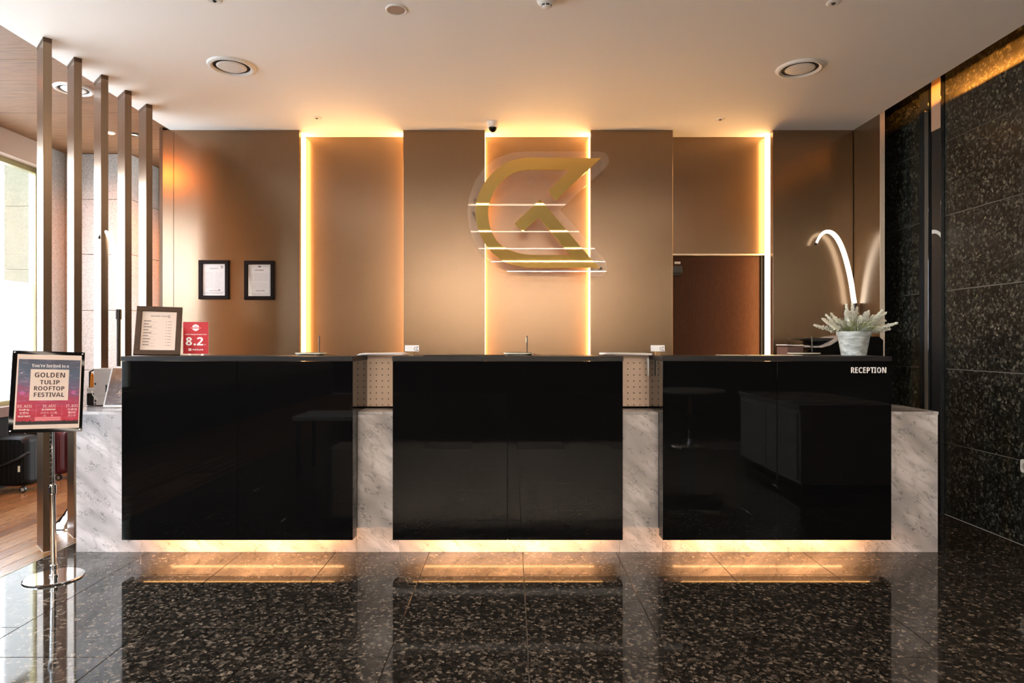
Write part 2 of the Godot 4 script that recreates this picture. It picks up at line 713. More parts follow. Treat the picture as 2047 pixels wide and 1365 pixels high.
func back_wall() -> void:
	var w := struct_root("wall_back", "bronze brushed panel wall of alternating proud and recessed bays")
	var sx := [[-3.229, -3.128], [-3.126, -1.967], [-1.0054, -0.2519], [0.728, 1.486], [2.4105, 3.150]]
	for s in sx:
		panel(w, "panel", s[0], s[1], 0.0, CEIL, PANEL_Z, M.bronze, 0.05)
	# returns of the proud bays, a little behind their front sheets
	for s in [[-3.229, -1.967], [-1.0054, -0.2519], [0.728, 1.486], [2.4105, 3.150]]:
		part("return", box(Vector3(s[0] + 0.012, 0, RECESS_Z), Vector3(s[1] - 0.012, CEIL, PANEL_Z - 0.05)), M.bronze_edge, w)
	panel(w, "recessed_panel", -1.979, -0.993, 0.0, CEIL, RECESS_Z, M.bronze)
	panel(w, "recessed_panel", -0.264, 0.740, 0.0, CEIL, RECESS_Z, M.bronze)
	panel(w, "recessed_panel", 1.474, 2.4225, 2.19, CEIL, RECESS_Z, M.bronze)
	part("door_head", box(Vector3(1.474, 2.178, RECESS_Z - 0.09), Vector3(2.4225, 2.19, RECESS_Z + 0.004)), M.trim_pale, w)
	part("backing", box(Vector3(-3.229, 0, -6.50), Vector3(3.5, 3.5, -6.40)), M.dark_wall, w)
	part("side_cheek", box(Vector3(-3.26, 0, -6.50), Vector3(-3.2295, 3.5, PANEL_Z - 0.002)), M.bronze_edge, w)
	# door in the third bay
	var d := struct_root("door_1", "dark wenge veneer door under the recessed bronze panel")
	uv_off = Vector2(0.3, 0.1)
	part("door_leaf", box(Vector3(1.44, 0.005, -6.31), Vector3(2.385, 2.172, -6.265), 0.002), M.wood_door, d)
	uv_off = Vector2.ZERO
	part("door_frame", box(Vector3(2.392, 0, -6.33), Vector3(2.4225, 2.178, -6.25), 0.002), M.black_matte, d)
	var st := begin()
	add_box(st, Vector3(1.50, 2.005, -6.265), Vector3(1.63, 2.075, -6.215), 0.006)
	add_box(st, Vector3(1.50, 1.99, -6.265), Vector3(1.615, 2.003, -6.225), 0.003)
	part("door_closer", st.commit(), M.black_plastic, d)
	part("label_plate", box(Vector3(1.565, 2.10, -6.265), Vector3(1.622, 2.122, -6.262)), M.plastic_white, d)
	# light strips in the returns
	var strips := [[-1.967, 1, "warm upright light strip beside the bay with two certificates"], [-0.2519, 1, "warm upright light strip left of the gold emblem, third from the left"],
		[0.728, -1, "warm upright light strip behind the right side of the gold emblem"], [2.4105, -1, "wide warm upright light strip right of the dark door"],
		[-1.0054, -1, "hidden light strip facing left out of the bay between certificates and emblem"]]
	for s in strips:
		var t := thing("light_strip", s[2], "light strip", Vector3(s[0], 0, -6.15))
		var sgn: float = s[1]
		part("diffuser", box(Vector3(-0.006 if sgn > 0 else 0.003, 0.02, -0.063), Vector3(-0.003 if sgn > 0 else 0.006, CEIL - 0.004, 0.062), 0.001), M.led_warm, t)
		part("back_channel", box(Vector3(-0.0115 if sgn > 0 else 0.0062, 0.02, -0.063), Vector3(-0.0062 if sgn > 0 else 0.0115, CEIL - 0.004, 0.064)), M.plastic_white, t)
		area_light("strip_glow", t, Vector3(0.001 * sgn, CEIL / 2, 0), Vector3(sgn, 0, 0), Vector3.UP, Vector2(0.12, CEIL - 0.05), Color(1.0, 0.71, 0.42), LED_STRIP)


func right_wall() -> void:
	var w := struct_root("wall_right", "dark polished granite wall in wide slabs with pale joints")
	part("core", box(Vector3(WALL_X + 0.012, 0, -6.45), Vector3(WALL_X + 0.25, 3.55, REAR_Z)), mat("grout_wall", lin(0.19, 0.18, 0.17), 0.6), w)
	var ys := [0.0, 0.563, 1.140, 1.750, 2.335, 2.915, 3.49]
	var zs := [-6.40, -5.372, -5.09, -3.89, -2.69, -1.49, 0.5, 3.0, 5.5, REAR_Z]
	for i in ys.size() - 1:
		for j in zs.size() - 1:
			if j == 1:
				continue
			uv_off = Vector2(rng.randf(), rng.randf()) * 1.6
			part("slab", box(Vector3(WALL_X, ys[i] + 0.003, zs[j] + 0.0006), Vector3(WALL_X + 0.02, ys[i + 1] - 0.003, zs[j + 1] - 0.0006), 0.001), M.granite_wall, w)
	uv_off = Vector2.ZERO
	# polished strip between the slabs: two narrow mirror glass panes with a dark groove
	for k in [[-5.366, -5.250], [-5.206, -5.096]]:
		part("glass_strip", box(Vector3(WALL_X - 0.03, 0.0, k[0]), Vector3(WALL_X + 0.02, 3.49, k[1]), 0.001), M.mirror_strip, w)
	part("strip_groove", box(Vector3(WALL_X + 0.0, 0.0, -5.252), Vector3(WALL_X + 0.02, 3.49, -5.204)), M.black_matte, w)
	part("cream_plate", box(Vector3(WALL_X - 0.034, 3.03, -5.206), Vector3(WALL_X - 0.031, 3.44, -5.096)), M.header_paint, w)
	# short bronze side wall before the granite
	var b := struct_root("wall_side", "short bronze side wall between the last bay and the granite")
	uv_off = Vector2(0.4, 0.2)
	part("panel", box(Vector3(3.156, 0, PANEL_Z - 0.05), Vector3(3.186, CEIL + 0.02, -5.571), 0.001), M.bronze, b)
	part("edge_trim", box(Vector3(3.152, 0, -5.571), Vector3(3.190, CEIL + 0.02, -5.565)), M.trim_pale, b)
	uv_off = Vector2.ZERO
	# cove lamp above the ceiling edge
	var t := thing("cove_light", "hidden cove light washing the top of the granite wall", "cove light", Vector3(3.0, 3.40, -2.0))
	part("led_profile", box(Vector3(-0.03, -0.012, -3.4), Vector3(-0.006, 0.012, 6.0), 0.002), M.led_under, t)
	area_light("cove_glow", t, Vector3(0.0, 0, 1.3), Vector3(1, -0.3, 0), Vector3.UP, Vector2(9.4, 0.02), Color(1.0, 0.62, 0.22), COVE_LIGHT)
	# white socket at the picture's right border
	var s := thing("wall_socket", "white rounded socket low on the dark granite wall", "socket", Vector3(WALL_X, 0.53, -4.28))
	part("face_plate", slab(rounded_rect(0.085, 0.088, 0.018), 0, 0.012, Transform3D(Basis(Vector3.UP, -PI / 2), Vector3.ZERO)), M.plastic_white, s)
	part("insert", slab(rounded_rect(0.045, 0.045, 0.02), 0.012, 0.015, Transform3D(Basis(Vector3.UP, -PI / 2), Vector3.ZERO)), M.plastic_grey, s)


func left_room() -> void:
	# oak plank floor beyond the granite
	var fl := struct_root("floor_wood", "warm brown plank floor left of the granite tiles")
	part("underlay", box(Vector3(-5.0, -0.2, -7.6), Vector3(-2.9305, -0.02, REAR_Z)), M.dark_wall, fl)
	var tones := [M.wood_floor, M.wood_floor_dark, M.wood_floor_pale, M.wood_floor]
	var x := -2.932
	part("metal_edge", box(Vector3(-2.934, -0.02, -7.4), Vector3(-2.9305, 0.001, 0.0)), M.frame_alu, fl)
	x = -2.935
	while x > -4.8:
		var z := -7.5 + rng.randf() * 0.9
		var z0 := -7.5
		while z0 < -1.0:
			uv_off = Vector2(rng.randf(), rng.randf())
			part("plank", box(Vector3(x - 0.118, -0.02, z0 + 0.001), Vector3(x - 0.001, 0, z - 0.001), 0.0012), tones[rng.randi() % 4], fl)
			z0 = z
			z += rng.randf_range(0.9, 1.5)
		x -= 0.12
	part("floor_behind", box(Vector3(-4.9, -0.02, -1.5), Vector3(-2.935, -0.003, REAR_Z)), M.wood_floor, fl)
	uv_off = Vector2.ZERO
	# veneered ceiling panels
	var ce := struct_root("ceiling_wood", "brown veneer ceiling panels over the window side")
	var zs := [-7.84, -6.70, -5.63, -4.561, -3.49, -2.42, REAR_Z]
	for i in zs.size() - 1:
		uv_turn = true   # grain runs across the panels
		uv_off = Vector2(rng.randf(), rng.randf())
		part("panel", box(Vector3(WIN_X - 0.02, WOOD_CEIL, zs[i] + 0.002), Vector3(-3.12, WOOD_CEIL + 0.02, zs[i + 1] - 0.002), 0.0015), M.wood_ceiling, ce)
		uv_turn = false
	uv_off = Vector2.ZERO
	# pale bush-hammered stone end wall in courses
	var sw := struct_root("wall_stone", "pale rough granite block wall behind the fins")
	part("core", box(Vector3(-5.0, 0, -7.8), Vector3(-3.0, 3.5, -7.42)), M.grout, sw)
	var ys := [0.0, 0.42, 1.05, 1.68, 2.27, 2.85, 3.329]
	for i in ys.size() - 1:
		for s in [[WIN_X + 0.001, -4.02, STONE_Z, 0.58], [-4.018, -3.23, -7.40, 0.03]]:
			uv_off = Vector2(rng.randf(), rng.randf())
			part("stone_block", box(Vector3(s[0], ys[i] + 0.002, s[2] - s[3]), Vector3(s[1], ys[i + 1] - 0.002, s[2]), 0.003), M.stone, sw)
	uv_off = Vector2.ZERO
	# window side
	var wl := struct_root("wall_left", "window side wall with header and low parapet")
	part("parapet", box(Vector3(WIN_X - 0.2, 0, -6.6), Vector3(WIN_X, 0.66, REAR_Z)), M.dark_wall, wl)
	part("header", box(Vector3(WIN_X - 0.2, 3.10, -6.6), Vector3(WIN_X, 3.5, REAR_Z)), M.header_paint, wl)
	uv_off = Vector2(0.2, 0.7)
	part("stone_jamb", box(Vector3(WIN_X - 0.2, 0, -7.45), Vector3(WIN_X, WOOD_CEIL, -6.60)), M.stone, wl)
	uv_off = Vector2.ZERO
	var sill := struct_root("trim_1", "brown wooden window sill board")
	part("sill_board", box(Vector3(WIN_X - 0.19, 0.655, -6.6), Vector3(WIN_X + 0.03, 0.748, 0.22), 0.004), M.sill_wood, sill)
	var win := struct_root("window_1", "tall bright window with a frosted lower film")
	part("head_frame", box(Vector3(WIN_X - 0.16, 3.05, -6.6), Vector3(WIN_X - 0.10, 3.10, 0.22)), M.frame_alu, win)
	part("foot_frame", box(Vector3(WIN_X - 0.16, 0.748, -6.6), Vector3(WIN_X - 0.10, 0.79, 0.22)), M.frame_alu, win)
	var posts := [-6.58, -4.9, -3.2, -1.5, 0.2]
	part("solid_wall", box(Vector3(WIN_X - 0.2, 0.66, 0.22), Vector3(WIN_X, 3.10, REAR_Z)), M.rear_wall, wl)
	for z in posts:
		part("mullion", box(Vector3(WIN_X - 0.16, 0.79, z - 0.02), Vector3(WIN_X - 0.10, 3.05, z + 0.02)), M.frame_alu, win)
	for i in posts.size() - 1:
		part("pane", box(Vector3(WIN_X - 0.133, 0.79, posts[i] + 0.02), Vector3(WIN_X - 0.127, 3.05, posts[i + 1] - 0.02)), M.glass, win)
		var st := begin()
		var fx := WIN_X - 0.125
		quad(st, Vector3(fx, 0.79, posts[i] + 0.021), Vector3(fx, 0.79, posts[i + 1] - 0.021), Vector3(fx, 1.936, posts[i + 1] - 0.021), Vector3(fx, 1.936, posts[i] + 0.021), Vector3.RIGHT)
		part("frosted_film", st.commit(), M.frosted, win)
	# outside: a pale yellow stone pier and paving
	var pier := thing("outdoor_pier", "yellowish stone pier standing outside the window", "pier", Vector3(-6.08, 0, -8.1))
	for i in 5:
		uv_off = Vector2(rng.randf(), rng.randf())
		part("stone_block", box(Vector3(-0.17, -0.1 + i * 0.78, -0.3), Vector3(0.17, 0.676 + i * 0.78, 0.1), 0.004), M.stone_out, pier)
	uv_off = Vector2.ZERO
	struct("ground", box(Vector3(-40, -0.3, -40), Vector3(WIN_X - 0.2, -0.12, 40)), M.ground_out, "pale paving outside the window")


func fins() -> void:
	var lab := ["nearest bronze fin, standing behind the invitation sign", "second bronze fin from the front, between sign and marble desk",
		"middle bronze fin of five, in front of the glowing arc lamp", "fourth bronze fin from the front, right of the arc lamp", "last bronze fin, nearest the panel wall"]
	for i in 5:
		var d := 4.166 + 0.2935 * i
		# near corner of the blade; it runs back to the left and is 0.205 deep, 0.047 thick
		var t := thing("partition_fin", lab[i], "fin", Vector3(-3.004, 0, -d), "bronze fins of the slatted partition")
		t.rotation.y = PI / 4
		uv_off = Vector2(rng.randf(), 0.0)
		part("blade", box(Vector3(0.0, 0.004, -0.205), Vector3(0.047, CEIL - 0.03, 0.0), 0.001), M.bronze_fin, t)
		part("top_collar", box(Vector3(0.0, CEIL - 0.03, -0.205), Vector3(0.047, CEIL, 0.0)), M.bronze_edge, t)
		part("foot_plate", box(Vector3(-0.001, 0.0, -0.206), Vector3(0.048, 0.005, 0.001)), M.trim_pale, t)
	uv_off = Vector2.ZERO


func diffuser(called: String, label: String, pos: Vector3, r: float) -> void:
	var t := thing(called, label, "air vent", pos, "round ceiling air vents")
	part("outer_ring", lathe([[r * 0.76, -0.002], [r * 0.77, -0.010], [r * 0.86, -0.017], [r * 0.95, -0.012], [r, 0.0]], 48), M.plastic_white, t)
	part("throat", lathe([[0.0001, -0.0012], [r * 0.77, -0.0012]], 48), M.black_matte, t)
	part("core_disc", lathe([[0.0001, -0.016], [r * 0.30, -0.016], [r * 0.55, -0.013], [r * 0.62, -0.007], [r * 0.60, -0.004]], 48), M.plastic_white, t)


func ceiling_fittings() -> void:
	diffuser("air_vent", "round white ceiling vent above the certificates", Vector3(-1.988, CEIL, -4.612), 0.164)
	diffuser("air_vent", "round white ceiling vent above the door side, near the granite", Vector3(2.057, CEIL, -4.646), 0.164)
	diffuser("air_vent", "round white vent in the brown wood ceiling behind the fins", Vector3(-3.43, WOOD_CEIL, -5.09), 0.14)
	var sp := thing("ceiling_speaker", "small flat round ceiling speaker left of the smoke detector", "speaker", Vector3(-0.681, CEIL, -3.827))
	part("rim", lathe([[0.052, -0.004], [0.056, -0.007], [0.063, -0.005], [0.064, 0.0]], 40), M.plastic_white, sp)
	part("grille_disc", lathe([[0.0001, -0.005], [0.053, -0.004], [0.053, 0.0]], 40), M.header_paint, sp)
	var sm := thing("smoke_detector", "white domed smoke detector at the top of the picture", "smoke detector", Vector3(0.196, CEIL, -3.71))
	part("body", lathe([[0.030, -0.036], [0.040, -0.032], [0.050, -0.022], [0.055, -0.010], [0.055, 0.0]], 40), M.plastic_white, sm)
	part("sensor_cap", lathe([[0.0001, -0.052], [0.012, -0.052], [0.024, -0.048], [0.026, -0.044]], 32), M.plastic_white, sm)
	part("vent_slot", lathe([[0.024, -0.045], [0.026, -0.036]], 32), M.black_matte, sm)
	for k in 6:
		var a := TAU * k / 6.0 + 0.3
		part("rib", box(Vector3(0.022, -0.046, -0.003), Vector3(0.031, -0.034, 0.003), 0.0, Transform3D(Basis(Vector3.UP, a), Vector3.ZERO)), M.plastic_white, sm)
	var spr := [[-1.704, -5.674, "small sprinkler cover above the certificate bay"], [1.829, -5.71, "small sprinkler cover above the dark door"], [-1.702, -3.72, "sprinkler cover at the top border, above the left vent"], [1.852, -3.748, "sprinkler cover at the top border, above the right vent"]]
	for s in spr:
		var t := thing("sprinkler_cover", s[2], "sprinkler", Vector3(s[0], CEIL, s[1]), "ceiling sprinklers")
		part("flange", lathe([[0.0001, -0.006], [0.020, -0.0065], [0.030, -0.007], [0.040, -0.003], [0.041, 0.0]], 32), M.plastic_white, t)
		part("dark_core", lathe([[0.0001, -0.013], [0.007, -0.012], [0.010, -0.008], [0.013, -0.0065]], 24), M.black_plastic, t)
	var cm := thing("dome_camera", "white ceiling camera with black dome above the emblem", "security camera", Vector3(-0.171, CEIL, -5.79))
	part("housing", lathe([[0.034, -0.052], [0.046, -0.046], [0.052, -0.012], [0.054, 0.0]], 36), M.plastic_white, cm)
	part("dome", lathe([[0.0001, -0.090], [0.012, -0.088], [0.024, -0.080], [0.033, -0.066], [0.036, -0.050]], 36), M.black_gloss, cm)
	# warm spotlight in the wood ceiling, and a second one that is off
	var dl := thing("spotlight", "bright warm spotlight in the wood ceiling between the fins", "spotlight", Vector3(-3.805, WOOD_CEIL, -6.156))
	part("rim", lathe([[0.032, -0.004], [0.040, -0.008], [0.048, 0.0]], 32), M.plastic_white, dl)
	part("lamp_lens", lathe([[0.0001, -0.010], [0.024, -0.009], [0.032, -0.003]], 24), M.spot_glow, dl)
	var l := SpotLight3D.new()
	l.name = "spot_beam"
	l.light_color = Color(1.0, 0.56, 0.22)
	l.light_energy = 2.0
	l.light_size = 0.03
	l.spot_angle = 78.0
	l.spot_angle_attenuation = 0.9
	l.spot_range = 12.0
	l.spot_attenuation = 2.0
	l.shadow_enabled = true
	dl.add_child(l)
	l.position = Vector3(0, -0.016, 0)
	l.rotation_degrees = Vector3(-90, 0, 0)
	var d3 := thing("spotlight", "warm spotlight of the wood ceiling just outside the left picture border", "spotlight", Vector3(-3.95, WOOD_CEIL, -4.55))
	part("rim", lathe([[0.032, -0.004], [0.040, -0.008], [0.048, 0.0]], 32), M.plastic_white, d3)
	part("lamp_lens", lathe([[0.0001, -0.010], [0.024, -0.009], [0.032, -0.003]], 24), M.spot_glow, d3)
	var l3: SpotLight3D = l.duplicate()
	l3.light_energy = 0.75
	l3.spot_angle = 52.0
	l3.light_size = 0.14
	d3.add_child(l3)
	l3.transform = Transform3D(Basis.looking_at(Vector3(0.75, -0.75, -0.9), Vector3.UP), Vector3(0, -0.016, 0))
	var d2 := thing("spotlight", "recessed spotlight beside the bright one, its lens hidden in a dark rim", "spotlight", Vector3(-3.60, WOOD_CEIL, -6.20))
	part("rim", lathe([[0.030, -0.004], [0.038, -0.014], [0.046, 0.0]], 32), M.black_plastic, d2)
	part("lamp_lens", lathe([[0.0001, -0.008], [0.024, -0.007], [0.030, -0.003]], 24), M.led_warm, d2)
	var l2: SpotLight3D = l.duplicate()
	l2.light_energy = 6.0
	l2.spot_angle = 42.0
	d2.add_child(l2)
	l2.transform = Transform3D(Basis.looking_at(Vector3(0.25, -1.6, -1.2), Vector3.UP), Vector3(0, -0.02, 0))
	# rows of linear lamps across the lobby ceiling, seen as bright lines in the emblem
	var zs := [-2.45, -0.2, 1.9, 4.1, 6.3]
	var lb := ["nearest", "second", "third", "fourth", "farthest"]
	for i in 5:
		var t := thing("linear_ceiling_light", "%s slim lobby ceiling light line mirrored in the gold emblem" % lb[i], "ceiling light", Vector3(0, CEIL, zs[i]))
		part("diffuser", box(Vector3(-2.6, -0.006, -0.05), Vector3(2.6, -0.001, 0.05), 0.002), M.line_glow, t)
		part("trim_ring", box(Vector3(-2.61, -0.004, -0.06), Vector3(2.61, 0.0, 0.06), 0.001), M.plastic_white, t)
		area_light("line_glow", t, Vector3(0, -0.010, 0), Vector3.DOWN, Vector3.BACK, Vector2(5.2, 0.10), Color(1.0, 0.94, 0.88), LINE_LIGHT[i])


func rear_room() -> void:
	var w := struct_root("wall_rear", "dark lobby wall behind the camera")
	part("wainscot", box(Vector3(-5.0, 0, REAR_Z), Vector3(3.6, 1.30, REAR_Z + 0.2)), M.dark_wall, w)
	part("upper_wall", box(Vector3(-5.0, 1.30, REAR_Z), Vector3(3.6, 3.55, REAR_Z + 0.2)), M.ceiling_paint, w)
	var ww := thing("wall_washer", "ceiling wall washer lighting the pale lobby wall behind the camera", "ceiling light", Vector3(0, CEIL, 7.9))
	part("housing", box(Vector3(-3.6, -0.10, -0.09), Vector3(3.1, 0.0, 0.02), 0.003), M.black_plastic, ww)
	part("diffuser", box(Vector3(-3.55, -0.095, 0.0205), Vector3(3.05, -0.005, 0.024)), M.line_glow, ww)
	area_light("washer_glow", ww, Vector3(-0.25, -0.06, 0.04), Vector3(0, -0.6, 1), Vector3.UP, Vector2(6.6, 0.14), Color(1.0, 0.92, 0.80), 27.0)
	# pale console and a round table, seen mirrored in the right black desk front
	var c := thing("console_cabinet", "pale console mirrored in the right black desk front", "cabinet", Vector3(2.95, 0, -1.58))
	part("body", box(Vector3(-0.43, 0.10, -0.74), Vector3(0.42, 0.76, 0.74), 0.003), M.plastic_white, c)
	part("plinth", box(Vector3(-0.38, 0.0, -0.68), Vector3(0.42, 0.10, 0.74)), M.black_matte, c)
	part("worktop", box(Vector3(-0.45, 0.76, -0.76), Vector3(0.42, 0.80, 0.76), 0.003), M.marble, c)
	for k in 2:
		part("door", box(Vector3(-0.445, 0.14, -0.70 + k * 0.71), Vector3(-0.431, 0.72, -0.01 + k * 0.71), 0.002), M.plastic_white, c)
	var t := thing("round_table", "pale round table mirrored low in the right black desk front", "table", Vector3(2.3, 0, 0.4))
	part("table_top", lathe([[0.0001, 0.70], [0.43, 0.70], [0.45, 0.715], [0.44, 0.73], [0.0001, 0.73]], 40), M.plastic_white, t)
	part("pedestal", lathe([[0.24, 0.0], [0.22, 0.015], [0.05, 0.03], [0.035, 0.10], [0.035, 0.70]], 32), M.chrome, t)
	var lt := thing("low_table", "pale low table mirrored in the left black desk front", "table", Vector3(-1.75, 0, -1.2))
	part("table_top", box(Vector3(-0.45, 0.56, -0.3), Vector3(0.45, 0.60, 0.3), 0.004), M.plastic_white, lt)
	for sx in [-1, 1]:
		for sz in [-1, 1]:
			part("leg", box(Vector3(sx * 0.4 - 0.02, 0, sz * 0.26 - 0.02), Vector3(sx * 0.4 + 0.02, 0.56, sz * 0.26 + 0.02), 0.002), M.black_matte, lt)


# ---------------------------------------------------------------- reception counter
func counters() -> void:
	# marble base
	var mb := thing("marble_counter", "long white veined marble desk base behind the three black fronts", "counter", Vector3(0, 0, MARBLE_Z))
	uv_scale = 1.0
	var cuts := [-2.801, -2.384, -1.0, -0.722, 0.692, 0.966, 2.306, 2.7366]
	for i in cuts.size() - 1:
		var w: float = cuts[i + 1] - cuts[i]
		uv_off = Vector2(-cuts[i] + rng.randf() * maxf(0.0, 1.28 - w), 0.05 + rng.randf() * 0.3 + LEDGE_H)
		part("marble_slab", box(Vector3(cuts[i] + 0.0006, 0.0, -0.03), Vector3(cuts[i + 1] - 0.0006, LEDGE_H - 0.02, 0.0), 0.001), M.marble, mb)
	# left flank runs back at an angle behind the sign; right flank runs straight back
	uv_off = Vector2(0.5, 0.8)
	var lf := PackedVector2Array([Vector2(-2.800, -0.031), Vector2(-2.77, -0.031), Vector2(-2.97, -0.455), Vector2(-3.0, -0.455)])
	var flat := Transform3D(Basis(Vector3.RIGHT, Vector3(0, 0, 1), Vector3(0, 1, 0)), Vector3.ZERO)
	part("marble_flank", slab(lf, 0.0, LEDGE_H - 0.02, flat), M.marble, mb)
	part("marble_flank", box(Vector3(2.7066, 0, -0.45), Vector3(2.7366, LEDGE_H - 0.02, -0.031), 0.001), M.marble, mb)
	uv_off = Vector2(0.1, 0.3)
	var tops := [PackedVector2Array([Vector2(-2.803, 0.002), Vector2(-2.384, 0.002), Vector2(-2.384, -0.455), Vector2(-3.005, -0.455)]), PackedVector2Array([Vector2(-1.0, 0.002), Vector2(-0.722, 0.002), Vector2(-0.722, -0.222), Vector2(-1.0, -0.222)]),
		PackedVector2Array([Vector2(0.672, 0.002), Vector2(0.942, 0.002), Vector2(0.942, -0.222), Vector2(0.672, -0.222)]), PackedVector2Array([Vector2(2.306, 0.002), Vector2(2.7386, 0.002), Vector2(2.7386, -0.52), Vector2(2.306, -0.52)])]
	for p in tops:
		uv_off = Vector2(rng.randf(), rng.randf())
		part("marble_top", slab(p, LEDGE_H - 0.0195, LEDGE_H, flat), M.marble, mb)
	uv_off = Vector2.ZERO
	# perforated sheets closing the gaps between the black fronts
	for g in [[-0.983, -0.731], [0.678, 0.931]]:
		perforated(mb, g[0], g[1])
		part("gap_rail", box(Vector3(g[0], TOP_H - 0.022, PERF_Z - MARBLE_Z - 0.25), Vector3(g[1], TOP_H - 0.003, PERF_Z - MARBLE_Z + 0.006), 0.001), M.beige_panel, mb)
	# three black fronts
	var xs := [[-2.4015, -0.980], [-0.734, 0.6815], [0.9277, 2.334]]
	var lab := ["glossy black desk front carrying the menu frame and red rating sign", "glossy black middle desk front under the gold emblem", "glossy black desk front lettered RECEPTION under the flower pot"]
	for i in 3:
		black_front(xs[i][0], xs[i][1], lab[i], i == 2)


func perforated(mb: Node, x0: float, x1: float) -> void:
	var st := begin()
	var z := PERF_Z - MARBLE_Z
	var y0 := LEDGE_H + 0.012
	var y1 := TOP_H - 0.022
	var s := 0.0406
	var cols := int((x1 - x0) / s)
	var mx := (x1 - x0 - cols * s) / 2.0
	var ytop := y1 - 0.012
	var rows := 8
	var yb := ytop - rows * s
	quad(st, Vector3(x0, y0, z), Vector3(x1, y0, z), Vector3(x1, yb, z), Vector3(x0, yb, z), Vector3.BACK)
	quad(st, Vector3(x0, ytop, z), Vector3(x1, ytop, z), Vector3(x1, y1, z), Vector3(x0, y1, z), Vector3.BACK)
	quad(st, Vector3(x0, yb, z), Vector3(x0 + mx, yb, z), Vector3(x0 + mx, ytop, z), Vector3(x0, ytop, z), Vector3.BACK)
	quad(st, Vector3(x1 - mx, yb, z), Vector3(x1, yb, z), Vector3(x1, ytop, z), Vector3(x1 - mx, ytop, z), Vector3.BACK)
	var r := 0.0046
	for i in cols:
		for j in rows:
			var c := Vector3(x0 + mx + (i + 0.5) * s, yb + (j + 0.5) * s, z)
			for k in 8:
				var a0 := TAU * k / 8.0
				var a1 := TAU * (k + 1) / 8.0
				var p0 := Vector3(cos(a0), sin(a0), 0)
				var p1 := Vector3(cos(a1), sin(a1), 0)
				var q0 := p0 / maxf(absf(p0.x), absf(p0.y)) * s / 2
				var q1 := p1 / maxf(absf(p1.x), absf(p1.y)) * s / 2
				quad(st, c + p0 * r, c + q0, c + q1, c + p1 * r, Vector3.BACK)
				quad(st, c + p0 * r, c + p1 * r, c + p1 * r - Vector3(0, 0, 0.008), c + p0 * r - Vector3(0, 0, 0.008), -(p0 + p1).normalized())
	part("perforated_sheet", st.commit(), M.beige_panel, mb)
	part("sheet_backing", box(Vector3(x0, y0, z - 0.02), Vector3(x1, y1, z - 0.007)), M.hole_dark, mb)
	part("shadow_gap", box(Vector3(x0, LEDGE_H, z - 0.02), Vector3(x1, y0, z - 0.004)), M.black_matte, mb)


func black_front(x0: float, x1: float, label: String, lettered: bool) -> void:
	var xm := (x0 + x1) / 2.0
	var w := x1 - x0
	var t := thing("black_desk_front", label, "counter", Vector3(xm, 0, BOX_Z))
	var yb := 0.1315
	var yt := TOP_H - 0.031
	part("front_panel", box(Vector3(-w / 2, yb, -0.018), Vector3(-0.0008, yt, 0.0), 0.0012), M.black_gloss, t)
	part("front_panel", box(Vector3(0.0008, yb, -0.018), Vector3(w / 2, yt, 0.0), 0.0012), M.black_gloss, t)
	for s in [-1.0, 1.0]:
		var a := minf(s * w / 2, s * (w / 2 - 0.018))
		part("side_panel", box(Vector3(a, yb, -0.105), Vector3(a + 0.018, yt, -0.0185), 0.0008), M.black_gloss, t)
		part("side_panel", box(Vector3(a, LEDGE_H + 0.004, -0.42), Vector3(a + 0.018, yt, -0.1055), 0.0008), M.black_gloss, t)
	part("seam_strip", box(Vector3(-0.012, yb + 0.001, -0.0192), Vector3(0.012, yt, -0.0182)), M.black_matte, t)
	part("shadow_filler", box(Vector3(-w / 2 + 0.012, yb + 0.03, -0.176), Vector3(w / 2 - 0.012, LEDGE_H, -0.02)), M.black_matte, t)
	part("worktop", box(Vector3(-w / 2 - 0.003, yt + 0.001, -0.42), Vector3(w / 2 + 0.003, TOP_H, 0.003), 0.0015), M.black_laminate, t)
	part("underside", box(Vector3(-w / 2 + 0.019, yb + 0.022, -0.176), Vector3(w / 2 - 0.019, yb + 0.029, -0.019)), M.plastic_grey, t)
	part("led_profile", box(Vector3(-w / 2 + 0.12, yb + 0.002, -0.032), Vector3(w / 2 - 0.12, yb + 0.016, -0.020), 0.001), M.led_under, t)
	area_light("under_glow", t, Vector3(0, yb + 0.009, -0.034), Vector3(0, -0.45, -1), Vector3.UP, Vector2(w - 0.28, 0.012), Color(1.0, 0.71, 0.46), UNDER_LIGHT)
	if lettered:
		var st := begin()
		var p := at(1701, 745.5, 4.0)
		var q := at(1771.5, 734, 4.0)
		add_text(st, "RECEPTION", p.x - xm, q.x - xm, p.y, q.y - p.y, Transform3D.IDENTITY, "Droid Sans", true, 0.002)
		part("lettering", st.commit(), M.print_white, t)


# ---------------------------------------------------------------- emblem
func zp(pts: Array) -> PackedVector2Array:
	# points measured on an enlargement of the emblem; returned in metres about its centre on a plane 5.85 m away
	var out := PackedVector2Array()
	for i in range(0, pts.size(), 2):
		var px: float = 900.0 + pts[i] / 3.9
		var py: float = 230.0 + pts[i + 1] / 3.9
		out.append(Vector2((px - 1075.0) * 5.85 / FOCAL, -(py - 425.0) * 5.85 / FOCAL))
	return out


func smooth(p: PackedVector2Array, a: int, b: int, n := 4) -> PackedVector2Array:
	# Catmull-Rom between points a..b, the rest stays straight
	var out := PackedVector2Array()
	for i in p.size():
		out.append(p[i])
		if i >= a and i < b:
			for k in range(1, n):
				out.append(p[i].cubic_interpolate(p[i + 1], p[maxi(i - 1, a)], p[mini(i + 2, b)], float(k) / n))
	return out


